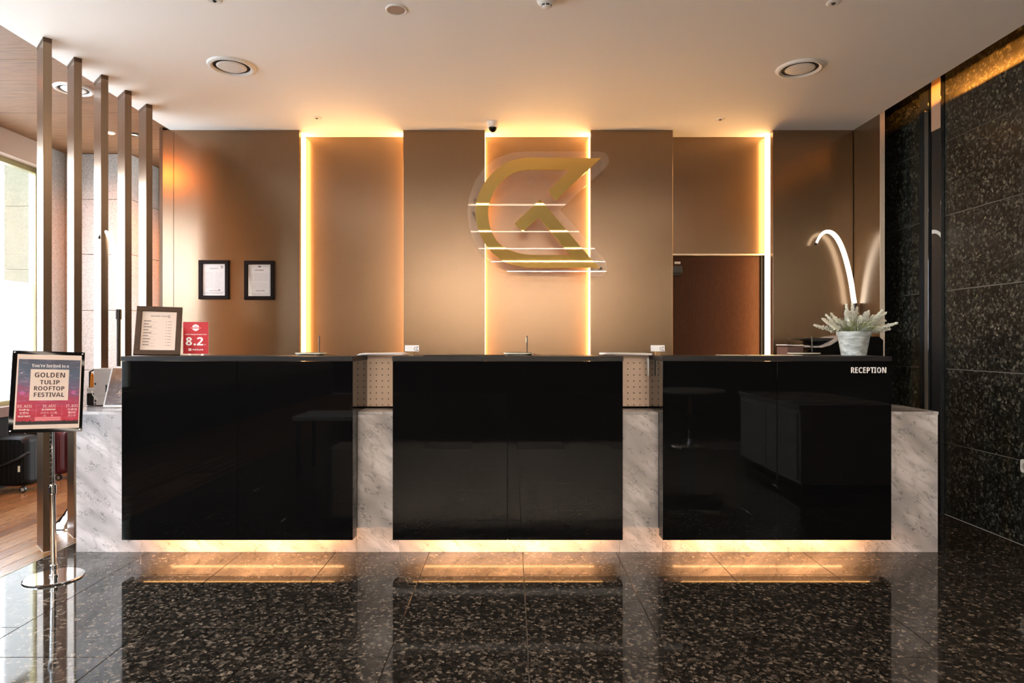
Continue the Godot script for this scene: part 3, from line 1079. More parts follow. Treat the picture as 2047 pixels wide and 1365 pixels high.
func emblem() -> void:
	var o := at(1075, 425, 5.85)
	var t := thing("gold_emblem", "gold mirror arrow emblem on a clear acrylic plate on the wall", "emblem", o)
	var g := zp([1170, 340, 600, 335, 470, 362, 370, 420, 290, 500, 235, 590, 205, 680, 197, 765, 210, 860, 240, 945, 290, 1030, 355, 1100, 450, 1158, 600, 1190, 1165, 1192, 1112, 1140, 700, 660, 500, 850, 565, 912, 690, 800, 935, 1095, 640, 1092, 560, 1084, 480, 1060, 400, 1018, 345, 955, 310, 870, 296, 770, 306, 690, 340, 600, 410, 512, 500, 452, 600, 430, 930, 432, 765, 592, 822, 668])
	g = smooth(smooth(g, 21, 32, 7), 1, 13, 7)
	part("gold_letter", slab(g, 0.004, 0.016), M.gold, t)
	var a := zp([1170, 283, 1200, 290, 1225, 312, 1237, 345, 1230, 385, 1200, 420, 855, 740, 1190, 1110, 1215, 1150, 1224, 1195, 1208, 1235, 1175, 1258, 1130, 1262, 620, 1260, 480, 1230, 350, 1165, 250, 1080, 180, 970, 145, 860, 134, 750, 150, 630, 195, 510, 265, 410, 360, 335, 480, 292, 600, 283])
	a = smooth(smooth(smooth(a, 27, a.size() - 1, 6), 12, 18, 4), 0, 5, 4)
	part("acrylic_plate", slab(a, -0.008, 0.003), M.acrylic, t)
	for k in [[-0.58, 0.0], [-0.57, 0.12], [0.57, 0.455], [0.57, -0.50]]:
		var st := begin()
		add_lathe(st, [[0.008, -0.1585], [0.011, -0.0085]], 12, Vector3(k[0], k[1], 0.0), Basis(Vector3.RIGHT, PI / 2))
		part("standoff", st.commit(), M.bronze, t)


# ---------------------------------------------------------------- printed pages
func dashes(im: Image, x0: int, x1: int, y: int, h: int, c: Color, seed_: int) -> void:
	var r := RandomNumberGenerator.new()
	r.seed = seed_
	var x := x0
	while x < x1:
		var w := r.randi_range(2, 5)
		im.fill_rect(Rect2i(x, y + r.randi_range(0, 1), mini(w, x1 - x), h), c)
		x += w + r.randi_range(1, 3)


func print_mat(n: String, im: Image, rough := 0.6) -> StandardMaterial3D:
	var m := mat(n, Color.WHITE, rough, 0.0, tex(im), 1.0)
	m.texture_repeat = false
	return m


# a flat print w by h whose texture covers it once
func sheet(w: float, h: float, z := 0.0, x := Transform3D.IDENTITY) -> ArrayMesh:
	var st := begin()
	var c := [Vector3(-w / 2, h / 2, z), Vector3(w / 2, h / 2, z), Vector3(w / 2, -h / 2, z), Vector3(-w / 2, -h / 2, z)]
	var uv := [Vector2(0, 0), Vector2(1, 0), Vector2(1, 1), Vector2(0, 1)]
	for i in [0, 1, 2, 0, 2, 3]:
		st.set_normal(x.basis.z.normalized())
		st.set_uv(uv[i])
		st.add_vertex(x * c[i])
	return st.commit()


func frame_mesh(w: float, h: float, b: float, z0: float, z1: float, x := Transform3D.IDENTITY) -> ArrayMesh:
	var st := begin()
	add_box(st, Vector3(-w / 2, h / 2 - b, z0), Vector3(w / 2, h / 2, z1), 0.002, x)
	add_box(st, Vector3(-w / 2, -h / 2, z0), Vector3(w / 2, -h / 2 + b, z1), 0.002, x)
	add_box(st, Vector3(-w / 2, -h / 2 + b, z0), Vector3(-w / 2 + b, h / 2 - b, z1), 0.002, x)
	add_box(st, Vector3(w / 2 - b, -h / 2 + b, z0), Vector3(w / 2, h / 2 - b, z1), 0.002, x)
	return st.commit()


func certificates() -> void:
	var lab := ["left framed certificate on the bronze wall, plain page", "right framed certificate on the bronze wall, bordered page with a crest"]
	for i in 2:
		var c := at(427.0 + 91.0 * i, 559.0 + i, 5.99)
		var t := thing("certificate_frame", lab[i], "picture frame", Vector3(c.x, c.y, PANEL_Z + 0.001), "framed certificates on the bronze wall")
		var im := Image.create_empty(160, 230, false, Image.FORMAT_RGB8)
		im.fill(Color(0.90, 0.91, 0.93))
		var ink := Color(0.45, 0.46, 0.5)
		var pale := Color(0.72, 0.73, 0.77)
		if i == 0:
			dashes(im, 48, 112, 30, 6, ink, 5)
			im.fill_rect(Rect2i(128, 14, 18, 18), Color(0.62, 0.63, 0.67))
			for k in 9:
				dashes(im, 14, 75, 62 + k * 13, 3, pale, 10 + k)
				dashes(im, 88, 146 - (k * 7) % 30, 66 + k * 13, 3, pale, 30 + k)
			dashes(im, 45, 105, 190, 5, ink, 51)
			im.fill_rect(Rect2i(108, 182, 16, 14), Color(0.6, 0.6, 0.64))
			dashes(im, 12, 148, 206, 3, ink, 52)
			dashes(im, 12, 148, 212, 3, pale, 53)
		else:
			for b in [[8, 16, 144, 2], [8, 212, 144, 2], [8, 16, 2, 198], [150, 16, 2, 198]]:
				im.fill_rect(Rect2i(b[0], b[1], b[2], b[3]), Color(0.55, 0.57, 0.65))
			im.fill_rect(Rect2i(70, 12, 20, 10), Color(0.25, 0.26, 0.32))
			dashes(im, 48, 112, 38, 8, Color(0.35, 0.36, 0.4), 6)
			for k in 6:
				dashes(im, 44, 140, 68 + k * 9, 3, pale, 70 + k)
				dashes(im, 16, 34, 68 + k * 9, 3, pale, 90 + k)
			for k in 4:
				dashes(im, 20, 140, 138 + k * 10, 2, pale, 110 + k)
			dashes(im, 56, 118, 186, 8, ink, 130)
		part("frame", frame_mesh(0.277, 0.360, 0.034, 0.0, 0.024), M.black_frame, t)
		part("mount", box(Vector3(-0.11, -0.155, 0.002), Vector3(0.11, 0.155, 0.008)), M.black_matte, t)
		part("page", sheet(0.205, 0.296, 0.0085), print_mat("certificate_%d" % i, im), t)
		part("glass_pane", box(Vector3(-0.105, -0.148, 0.012), Vector3(0.105, 0.148, 0.014)), M.glass, t)


func arc_lamps() -> void:
	# [tube points in the picture, depth]
	var left := [[202, 470], [206, 463], [212, 463.5], [218, 471], [224, 486], [229, 508], [232.5, 532], [235, 560], [236.5, 590], [237.3, 618]]
	var right := [[1632, 486], [1640, 471], [1650, 463.5], [1662, 465], [1674, 477], [1685, 500], [1694, 530], [1701, 562], [1705.5, 592], [1708, 606]]
	var k := 0
	for pts in [left, right]:
		var d: float = [4.78, 5.925][k]
		var foot: Vector3 = at(pts[9][0], 700, d)
		var t := thing("arc_lamp", ["arc floor lamp with curved light tube among the bronze fins", "arc floor lamp with curved light tube above the flower pot"][k], "lamp", Vector3(foot.x, 0, -d), "slim arc lamps")
		var path := []
		for p in pts:
			path.append(at(p[0], p[1], d) - t.position)
		var st := begin()
		add_tube(st, [path[0] + (path[0] - path[1]) * (1.0 if k == 0 else 0.25), path[0], path[1]] if k == 0 else [path[0] + (path[0] - path[1]) * 0.3, path[0]], [0.012, 0.012, 0.011], 10)
		part("tip_cap", st.commit(), M.black_plastic, t)
		var lit := []
		var first := 1 if k == 0 else 0
		for i in range(first, 9):
			for q in 5:
				var p1: Vector3 = path[i]
				lit.append(p1.cubic_interpolate(path[i + 1], path[maxi(i - 1, 0)], path[mini(i + 2, 9)], q / 5.0))
		lit.append(path[9])
		var radii := []
		for i in lit.size():
			radii.append(0.010 + 0.011 * smoothstep(0.0, 0.45, float(i) / lit.size()))
		part("light_tube", tube(lit, radii, 14), M.led_white, t)
		var a: Vector3 = path[9]
		part("socket", tube([a, Vector3(a.x, a.y - 0.075, 0)], [0.020, 0.020], 14), M.black_plastic, t)
		part("pole", tube([Vector3(a.x, a.y - 0.07, 0), Vector3(a.x, 0.02, 0)], [0.014, 0.014], 12), M.black_plastic, t)
		part("base", lathe([[0.072, 0.0], [0.072, 0.014], [0.066, 0.02], [0.02, 0.024]], 36), M.black_plastic, t)
		var l := OmniLight3D.new()
		l.name = "tube_glow"
		l.light_color = Color(1.0, 0.95, 0.86)
		l.light_energy = 0.3
		l.light_size = 0.01
		l.omni_range = 8.0
		l.omni_attenuation = 2.0
		l.shadow_enabled = true
		t.add_child(l, true)
		l.position = path[5]
		k += 1


# ---------------------------------------------------------------- invitation sign on its chrome stand
const JAMO := {
	"s": [[0.5, 0.0, 0.05, 1.0], [0.5, 0.3, 0.95, 1.0]], "j": [[0.05, 0.05, 0.95, 0.05], [0.5, 0.1, 0.05, 1.0], [0.5, 0.4, 0.95, 1.0]], "n": [[0.1, 0.0, 0.1, 0.95], [0.1, 0.95, 0.95, 0.95]],
	"g": [[0.05, 0.05, 0.9, 0.05], [0.9, 0.05, 0.75, 1.0]], "o": [[0.5, 0.0, 0.05, 0.5], [0.05, 0.5, 0.5, 1.0], [0.5, 1.0, 0.95, 0.5], [0.95, 0.5, 0.5, 0.0]], "b": [[0.1, 0.0, 0.1, 1.0], [0.9, 0.0, 0.9, 1.0], [0.1, 0.5, 0.9, 0.5], [0.1, 1.0, 0.9, 1.0]],
	"m": [[0.1, 0.0, 0.1, 1.0], [0.9, 0.0, 0.9, 1.0], [0.1, 0.0, 0.9, 0.0], [0.1, 1.0, 0.9, 1.0]], "t": [[0.1, 0.0, 0.9, 0.0], [0.1, 0.5, 0.9, 0.5], [0.1, 0.0, 0.1, 1.0], [0.1, 1.0, 0.95, 1.0]], "p": [[0.0, 0.0, 1.0, 0.0], [0.3, 0.0, 0.3, 1.0], [0.7, 0.0, 0.7, 1.0], [0.0, 1.0, 1.0, 1.0]],
	"l": [[0.1, 0.0, 0.9, 0.0], [0.9, 0.0, 0.9, 0.5], [0.9, 0.5, 0.1, 0.5], [0.1, 0.5, 0.1, 1.0], [0.1, 1.0, 0.95, 1.0]], "i": [[0.5, 0.0, 0.5, 1.0]], "a": [[0.3, 0.0, 0.3, 1.0], [0.3, 0.5, 0.95, 0.5]], "e": [[0.8, 0.0, 0.8, 1.0], [0.1, 0.5, 0.8, 0.5]], "u": [[0.0, 0.2, 1.0, 0.2], [0.5, 0.2, 0.5, 1.0]], "w": [[0.0, 0.8, 1.0, 0.8], [0.5, 0.0, 0.5, 0.8]], "x": [[0.0, 0.5, 1.0, 0.5]],
}


func line(im: Image, a: Vector2, b: Vector2, w: float, c: Color) -> void:
	var n := int(maxf(absf(b.x - a.x), absf(b.y - a.y))) + 1
	for i in n + 1:
		var p := a.lerp(b, float(i) / n)
		im.fill_rect(Rect2i(int(p.x - w / 2), int(p.y - w / 2), int(ceil(w)), int(ceil(w))), c)


# Korean syllables such as "sin jun sig", drawn stroke by stroke
func hangul(im: Image, words: String, cx: float, y: float, s: float, c: Color) -> void:
	var syl := words.split(" ")
	var x := cx - syl.size() * s * 0.55
	for w in syl:
		var vertical: bool = w[1] in ["i", "a", "e"] if w.length() > 1 else true
		var jong: bool = w.length() > 2
		var boxes := []
		var hh := 0.52 if jong else 0.95
		if vertical:
			boxes = [Rect2(0, 0, 0.55, hh), Rect2(0.6, 0, 0.35, hh)]
		else:
			boxes = [Rect2(0.1, 0, 0.8, hh * 0.55), Rect2(0.0, hh * 0.62, 1.0, hh * 0.38)]
		if jong:
			boxes.append(Rect2(0.15, 0.64, 0.75, 0.34))
		for k in w.length():
			for sg in JAMO.get(w[k], []):
				var b: Rect2 = boxes[k]
				var p := Vector2(x, y) + (b.position + Vector2(sg[0], sg[1]) * b.size) * s
				var q := Vector2(x, y) + (b.position + Vector2(sg[2], sg[3]) * b.size) * s
				line(im, p, q, maxf(2.0, s * 0.09), c)
		x += s * 1.12


func sign_stand() -> void:
	var base := Vector3(-2.62, 0, -3.72)
	var t := thing("sign_stand", "invitation poster on a chrome pole stand with oval base, left of the desk", "sign", base)
	part("base_plate", lathe([[0.0001, 0.0], [0.148, 0.0], [0.150, 0.003], [0.149, 0.009], [0.143, 0.012], [0.0001, 0.0125]], 56), M.chrome, t)
	part("foot_collar", lathe([[0.022, 0.012], [0.022, 0.022], [0.017, 0.024], [0.017, 0.050], [0.020, 0.052], [0.020, 0.075], [0.014, 0.080]], 28), M.chrome, t)
	var p0 := Vector3(0, 0.01, 0)
	var lean := Vector3(-0.028, 0.845, -0.02)
	var pm := p0.lerp(lean, 0.62)
	part("lower_pole", tube([p0, pm], [0.0145, 0.0145], 20), M.chrome, t)
	part("clamp", tube([pm - Vector3(0, 0.05, 0), pm, pm + Vector3(0, 0.004, 0)], [0.019, 0.020, 0.019], 20), M.chrome, t)
	part("clamp_lever", box(Vector3(-0.006, -0.045, 0.014), Vector3(0.008, -0.004, 0.026), 0.002, Transform3D(Basis.IDENTITY, pm)), M.black_plastic, t)
	part("upper_pole", tube([pm, lean + Vector3(-0.001, 0.1, -0.005)], [0.0110, 0.0110], 18), M.chrome, t)
	for i in 11:
		var q := pm.lerp(lean, 0.08 + i * 0.082)
		part("pole_notch", box(q + Vector3(-0.004, -0.0028, 0.009), q + Vector3(0.008, 0.0028, 0.0114)), M.black_plastic, t)
	var st := begin()
	# board
	var W := 0.342
	var Hh := 0.467
	var b := Basis(Vector3.UP, 0.652) * Basis(Vector3.RIGHT, -0.215) * Basis(Vector3.BACK, -0.047)
	var board := Node3D.new()
	var bx := Transform3D(b, Vector3(-2.655, 1.068, -3.72) - base)
	board.free()
	part("board", box(Vector3(-W / 2, -Hh / 2, -0.006), Vector3(W / 2, Hh / 2, 0.0), 0.001, bx), M.black_gloss, t)
	part("back_bracket", box(Vector3(-0.04, -0.12, -0.035), Vector3(0.04, 0.02, -0.0065), 0.003, bx), M.chrome, t)
	for sx in [-1, 1]:
		for sy in [-1, 1]:
			var ls := begin()
			add_lathe(ls, [[0.0045, 0.0], [0.0045, 0.002], [0.003, 0.0035], [0.0001, 0.0038]], 16, bx * Vector3(sx * (W / 2 - 0.011), sy * (Hh / 2 - 0.011), 0.0), bx.basis * Basis(Vector3.RIGHT, PI / 2))
			part("corner_screw", ls.commit(), M.chrome, t)
	# print: sunset picture with the Korean lines drawn in
	var iw := 560
	var ih := 768
	var im := Image.create_empty(iw, ih, false, Image.FORMAT_RGB8)
	var n1 := noise(FastNoiseLite.TYPE_SIMPLEX_SMOOTH, 0.008, 61, 4)
	var stops := [[0.0, Color(0.30, 0.31, 0.38)], [0.18, Color(0.29, 0.36, 0.45)], [0.40, Color(0.42, 0.36, 0.48)], [0.55, Color(0.62, 0.25, 0.40)], [0.75, Color(0.74, 0.16, 0.29)], [0.93, Color(0.72, 0.10, 0.22)], [1.0, Color(0.55, 0.08, 0.17)]]
	for y in ih:
		for x in iw:
			var v := clampf(float(y) / ih + 0.10 * n1.get_noise_2d(x * 0.6, y * 1.8) + (float(x) / iw - 0.5) * -0.06, 0.0, 1.0)
			var c := Color.BLACK
			for k in stops.size() - 1:
				if v >= stops[k][0]:
					c = stops[k][1].lerp(stops[k + 1][1], clampf((v - stops[k][0]) / (stops[k + 1][0] - stops[k][0]), 0, 1))
			var cl := smoothstep(0.15, 0.5, n1.get_noise_2d(x * 0.8 + 900.0, y * 3.0)) * 0.22
			c = c.lerp(Color(0.80, 0.72, 0.78), cl)
			for sp in [[0.08, 0.52, 0.06], [0.90, 0.51, 0.05]]:
				var dd := Vector2((float(x) / iw - sp[0]), (float(y) / ih - sp[1]) * 1.37).length()
				c = c.lerp(Color(0.85, 0.45, 0.75), 0.55 * (1.0 - smoothstep(sp[2] * 0.5, sp[2], dd)))
			var hz: float = ih * (0.955 - 0.012 * absf(n1.get_noise_2d(x * 2.0, 0.0)) * 4.0)
			if y > hz:
				c = Color(0.06, 0.03, 0.05)
			im.set_pixel(x, y, c)
	var wht := Color(0.93, 0.86, 0.88)
	line(im, Vector2(16, 168), Vector2(34, 160), 3, wht)
	line(im, Vector2(34, 160), Vector2(56, 152), 2, wht)
	line(im, Vector2(28, 158), Vector2(34, 176), 3, wht)
	var pv := func(v: float) -> float: return (v - 0.105) / 0.80 * ih
	var pu := func(u: float) -> float: return (u - 0.09) / 0.85 * iw
	hangul(im, "sin jun sig", pu.call(0.20), pv.call(0.752), 24, wht)
	hangul(im, "si on sx ka ni bal", pu.call(0.53), pv.call(0.752), 22, wht)
	hangul(im, "si", pu.call(0.48), pv.call(0.787), 22, wht)
	hangul(im, "lin", pu.call(0.58), pv.call(0.787), 22, wht)
	hangul(im, "pul le ti", pu.call(0.85), pv.call(0.752), 23, wht)
	hangul(im, "pa ti jao", pu.call(0.85), pv.call(0.790), 22, wht)
	line(im, Vector2(pu.call(0.36), pv.call(0.665)), Vector2(pu.call(0.355), pv.call(0.80)), 2, Color(0.85, 0.5, 0.55))
	line(im, Vector2(pu.call(0.70), pv.call(0.665)), Vector2(pu.call(0.705), pv.call(0.80)), 2, Color(0.85, 0.5, 0.55))
	im.fill_rect(Rect2i(int(pu.call(0.34)), int(pv.call(0.812)), int(0.36 / 0.85 * iw), int(0.052 / 0.80 * ih)), Color(0.86, 0.42, 0.48))
	dashes(im, int(pu.call(0.36)), int(pu.call(0.68)), int(pv.call(0.820)), 9, Color(0.92, 0.66, 0.68), 3)
	dashes(im, int(pu.call(0.36)), int(pu.call(0.68)), int(pv.call(0.842)), 9, Color(0.92, 0.66, 0.68), 4)
	var X := func(u: float) -> float: return (u - 0.5) * W
	var Y := func(v: float) -> float: return (0.5 - v) * Hh
	part("paper", box(Vector3(X.call(0.068), Y.call(0.955), 0.0002), Vector3(X.call(0.955), Y.call(0.045), 0.0008), 0.0, bx), M.paper_warm, t)
	part("picture", sheet(0.85 * W, 0.80 * Hh, 0.0011, bx.translated_local(Vector3(X.call(0.515), Y.call(0.505), 0))), print_mat("poster_print", im, 0.4), t)
	part("text_panel", box(Vector3(X.call(0.255), Y.call(0.612), 0.0012), Vector3(X.call(0.782), Y.call(0.228), 0.0016), 0.0, bx), M.paper_warm, t)
	st = begin()
	var tx := bx.translated_local(Vector3(0, 0, 0.0017))
	add_text(st, "GOLDEN", X.call(0.312), X.call(0.727), Y.call(0.328), 0.060 * Hh, tx, "Droid Sans", true, 0.0003)
	add_text(st, "TULIP", X.call(0.385), X.call(0.655), Y.call(0.414), 0.052 * Hh, tx, "Droid Sans", true, 0.0003)
	add_text(st, "ROOFTOP", X.call(0.310), X.call(0.727), Y.call(0.490), 0.052 * Hh, tx, "Droid Sans", true, 0.0003)
	add_text(st, "FESTIVAL", X.call(0.312), X.call(0.727), Y.call(0.568), 0.053 * Hh, tx, "Droid Sans", true, 0.0003)
	part("dark_lettering", st.commit(), M.ink, t)
	st = begin()
	tx = bx.translated_local(Vector3(0, 0, 0.0012))
	add_text(st, "You're Invited to a", X.call(0.265), X.call(0.775), Y.call(0.202), 0.038 * Hh, tx, "Droid Serif", true, 0.0003)
	add_text(st, "03. AUG", X.call(0.105), X.call(0.295), Y.call(0.697), 0.033 * Hh, tx, "Droid Serif", false, 0.0003)
	add_text(st, "10. AUG", X.call(0.44), X.call(0.617), Y.call(0.697), 0.033 * Hh, tx, "Droid Serif", false, 0.0003)
	add_text(st, "17. AUG", X.call(0.76), X.call(0.925), Y.call(0.697), 0.033 * Hh, tx, "Droid Serif", false, 0.0003)
	add_text(st, "CLUB DJ", X.call(0.13), X.call(0.26), Y.call(0.738), 0.018 * Hh, tx, "Droid Sans", true, 0.0003)
	add_text(st, "DJ SHIMONY", X.call(0.43), X.call(0.62), Y.call(0.738), 0.018 * Hh, tx, "Droid Sans", true, 0.0003)
	add_text(st, "CLUB DJ", X.call(0.785), X.call(0.91), Y.call(0.738), 0.018 * Hh, tx, "Droid Sans", true, 0.0003)
	add_text(st, "TULIP PARTY", X.call(0.115), X.call(0.285), Y.call(0.812), 0.018 * Hh, tx, "Droid Sans", true, 0.0003)
	part("pale_lettering", st.commit(), M.print_white, t)


# the emblem again, drawn small for prints; s is its height
func add_mark(st: SurfaceTool, c: Vector2, s: float, x: Transform3D) -> void:
	var g := zp([1170, 340, 600, 335, 370, 420, 235, 590, 197, 765, 240, 945, 355, 1100, 600, 1190, 1165, 1192, 700, 660, 500, 850, 565, 912, 690, 800, 935, 1095, 640, 1092, 400, 1018, 310, 870, 306, 690, 410, 512, 600, 430, 930, 432, 765, 592, 822, 668])
	var q := PackedVector2Array()
	for p in g:
		q.append(p / 0.985 * s + c)
	add_slab(st, q, 0.0, 0.0003, x)


func counter_items() -> void:
	# menu in a brown frame leaning on its easel back
	var b := Basis(Vector3.UP, 0.413) * Basis(Vector3.RIGHT, -0.409) * Basis(Vector3.BACK, -0.02)
	var o := Vector3(-2.239, TOP_H + 0.002, -4.12)
	var t := thing("menu_frame", "brown wooden frame with a price list, leaning on the left black desk", "picture frame", o)
	var x := Transform3D(b, Vector3(0, 1.4185 - TOP_H, 0))
	var W := 0.259
	var Hh := 0.334
	part("frame", frame_mesh(W, Hh, 0.032, -0.008, 0.010, x), M.wood_frame, t)
	part("backboard", box(Vector3(-W / 2 + 0.01, -Hh / 2 + 0.01, -0.012), Vector3(W / 2 - 0.01, Hh / 2 - 0.01, -0.008), 0.0, x), M.black_matte, t)
	part("paper", box(Vector3(-W / 2 + 0.03, -Hh / 2 + 0.03, -0.004), Vector3(W / 2 - 0.03, Hh / 2 - 0.03, -0.002), 0.0, x), M.paper_warm, t)
	var tx := x.translated_local(Vector3(0, 0, -0.0019))
	var st := begin()
	add_text(st, "GOLDEN TULIP", -0.048, 0.040, 0.100, 0.0075, tx, "Droid Sans", true, 0.0003)
	add_mark(st, Vector2(0.053, 0.103), 0.016, tx)
	for i in 9:
		var y := 0.066 - i * 0.0205
		var r := RandomNumberGenerator.new()
		r.seed = 100 + i
		var w := 0.030 + r.randf() * 0.022
		for k in int(w / 0.0058):
			add_box(st, Vector3(-0.085 + k * 0.0058, y, 0), Vector3(-0.0802 + k * 0.0058, y + 0.0052, 0.0002), 0.0, tx)
		for k in int((w + 0.03) / 0.0045):
			add_box(st, Vector3(-0.085 + k * 0.0045, y - 0.006, 0), Vector3(-0.082 + k * 0.0045, y - 0.0048, 0.0002), 0.0, tx)
		for k in 6:
			if k != 1:
				add_box(st, Vector3(0.040 + k * 0.0055, y - 0.002, 0), Vector3(0.0437 + k * 0.0055, y + 0.0008, 0.0002), 0.0, tx)
	part("printed_text", st.commit(), M.ink, t)
	part("easel_leg", box(Vector3(-0.03, -0.002, -0.17), Vector3(0.03, 0.004, -0.166), 0.0, Transform3D(Basis(Vector3.UP, 0.413) * Basis(Vector3.RIGHT, 0.0), Vector3.ZERO)), M.black_matte, t)
	# red rating sign in an acrylic holder
	o = Vector3(-2.034, TOP_H, -4.185)
	t = thing("rating_sign", "red rating sign with a large 8.2 in a clear holder", "sign", o)
	var y0 := 0.012
	part("red_card", box(Vector3(-0.081, y0, 0.0015), Vector3(0.081, y0 + 0.205, 0.0030), 0.0), M.red_print, t)
	part("holder_face", box(Vector3(-0.083, 0.003, -0.002), Vector3(0.083, 0.221, 0.001), 0.0005), M.acrylic, t)
	part("holder_foot", box(Vector3(-0.083, 0.0, -0.05), Vector3(0.083, 0.003, 0.045), 0.001), M.acrylic, t)
	for s in [-0.045, 0.035]:
		part("foot_clip", box(Vector3(s, 0.0, 0.003), Vector3(s + 0.016, 0.0115, 0.006), 0.001), M.print_white, t)
	st = begin()
	var sx := Transform3D(Basis.IDENTITY, Vector3(0, 0, 0.0032))
	add_text(st, "8.2", -0.064, 0.048, 0.066, 0.053, sx, "Droid Sans", true, 0.0004)
	add_text(st, "Golden Tulip Jeju Seongsan Hotel", -0.068, 0.070, 0.134, 0.0055, sx, "Droid Sans", true, 0.0003)
	add_text(st, "Hotels.com", -0.020, 0.048, 0.034, 0.010, sx, "Droid Sans", true, 0.0003)
	add_text(st, "/10", 0.052, 0.064, 0.068, 0.006, sx, "Droid Sans", false, 0.0003)
	add_box(st, Vector3(-0.046, 0.031, 0.0032), Vector3(-0.038, 0.047, 0.0036))
	add_box(st, Vector3(-0.036, 0.031, 0.0032), Vector3(-0.028, 0.047, 0.0036))
	var star := PackedVector2Array()
	for k in 24:
		var a := TAU * k / 24.0
		var r := 0.025 if k % 2 == 0 else 0.019
		star.append(Vector2(cos(a) * r, 0.180 + sin(a) * r * 0.95))
	add_slab(st, star, 0.0032, 0.0036)
	part("white_print", st.commit(), M.print_white, t)
	st = begin()
	add_box(st, Vector3(-0.034, 0.174, 0.0036), Vector3(0.034, 0.182, 0.0039), 0.0)
	add_box(st, Vector3(-0.012, 0.186, 0.0036), Vector3(0.012, 0.190, 0.0039), 0.0)
	part("ribbon_print", st.commit(), mat("red_pale", lin(0.65, 0.12, 0.11), 0.5), t)
	# signature pads with an upright pen
	var pads := [[622, 0.0, "dark oval pen tray with upright pen on the left black desk"], [1037, 0.0, "dark pen tray with upright pen under the gold emblem"], [1607, 0.0, "dark oval pen tray with upright pen beside the copier"]]
	var dx := [17, 17, 17]
	for i in 3:
		var p := at(pads[i][0], 710, 4.27)
		t = thing("pen_tray", pads[i][2], "pen tray", Vector3(p.x, TOP_H, -4.27), "pen trays on the black desks")
		var poly := PackedVector2Array()
		for k in 28:
			var a := TAU * k / 28.0
			poly.append(Vector2(signf(cos(a)) * pow(absf(cos(a)), 0.6) * 0.088, signf(sin(a)) * pow(absf(sin(a)), 0.6) * 0.055))
		var up := Transform3D(Basis(Vector3.RIGHT, Vector3(0, 0, -1), Vector3(0, 1, 0)), Vector3.ZERO)
		part("tray", slab(poly, 0.0, 0.011, up), M.black_plastic, t)
		var rim := PackedVector2Array()
		for v in poly:
			rim.append(v * 1.12)
		part("rim", slab(rim, 0.011, 0.017, up), M.rim_pale, t)
		part("pad", slab(poly, 0.017, 0.019, up), M.black_matte, t)
		part("pen", tube([Vector3(0.055, 0.015, 0), Vector3(0.054, 0.07, 0), Vector3(0.0545, 0.128, 0)], [0.0035, 0.0045, 0.0035], 10), M.black_plastic, t)
		part("pen_clip", box(Vector3(0.0475, 0.085, 0.002), Vector3(0.0495, 0.115, 0.005)), M.chrome, t)
		if i < 2:
			part("cord", tube([Vector3(0.06, 0.015, 0.0), Vector3(0.095, 0.012, 0.01), Vector3(0.12, 0.003, 0.02), Vector3(0.145, 0.003, 0.02)], [0.0018], 6), M.black_plastic, t)
	var pd := at(931, 710, 4.2)
	t = thing("desk_mat", "thin black desk mat on the middle black desk", "mat", Vector3(pd.x, TOP_H, -4.2))
	part("mat_sheet", box(Vector3(-0.25, 0.0, -0.13), Vector3(0.25, 0.004, 0.13), 0.001), M.black_matte, t)
	part("edge_binding", box(Vector3(-0.255, 0.0, 0.13), Vector3(0.255, 0.005, 0.136), 0.001), M.black_laminate, t)
	# flat papers
	var pp := [[766, 4.36, 0.15, 0.09, 0.012, "white papers on the gap between left and middle black desks"], [1249, 4.36, 0.165, 0.09, -0.010, "white papers on the gap between middle and right black desks"]]
	for q in pp:
		var c := at(q[0], 709, q[1])
		t = thing("paper_stack", q[5], "papers", Vector3(c.x, TOP_H - 0.001, -q[1]))
		for k in 3:
			part("paper_page", box(Vector3(-q[2] + k * 0.006, 0.0015 + k * 0.0040, -q[3] - k * 0.004), Vector3(q[2] - k * 0.004, 0.0050 + k * 0.0040, q[3] + 0.01 * k), 0.0, Transform3D(Basis(Vector3.UP, 0.05 * (k - 1)) * Basis(Vector3.BACK, q[4]), Vector3(0, 0.002, 0))), M.paper, t)
	var hc := at(1296.5, 733, 4.30)
	t = thing("hanging_card", "white card edge hanging beside the perforated sheet", "card", Vector3(hc.x, hc.y - 0.06, -4.30))
	part("card_face", box(Vector3(-0.004, 0.0, -0.03), Vector3(0.002, 0.118, 0.0), 0.0005), M.paper, t)
	part("card_fold", box(Vector3(-0.004, 0.112, -0.06), Vector3(0.002, 0.1185, -0.0302), 0.0005), M.paper, t)
	var fp := [[1460, 4.15, 0.075, "thin dark leaflet on the right black desk before the door"], [1545, 4.12, 0.16, "flat black folder on the right black desk"]]
	for q in fp:
		var c := at(q[0], 710, q[1])
		t = thing("flat_folder", q[3], "folder", Vector3(c.x, TOP_H, -q[1]))
		part("cover", box(Vector3(-q[2], 0.0, -0.08), Vector3(q[2], 0.003, 0.08), 0.0008), M.black_laminate, t)
		part("pages", box(Vector3(-q[2] + 0.004, 0.0031, -0.076), Vector3(q[2] - 0.004, 0.005, 0.076), 0.0), M.rim_pale, t)
	# name cards on wooden blocks
	var nc := [[824, 823, "white name card on a wooden block left of the middle desk"], [1314, 1314.5, "white name card on a wooden block left of the right desk"]]
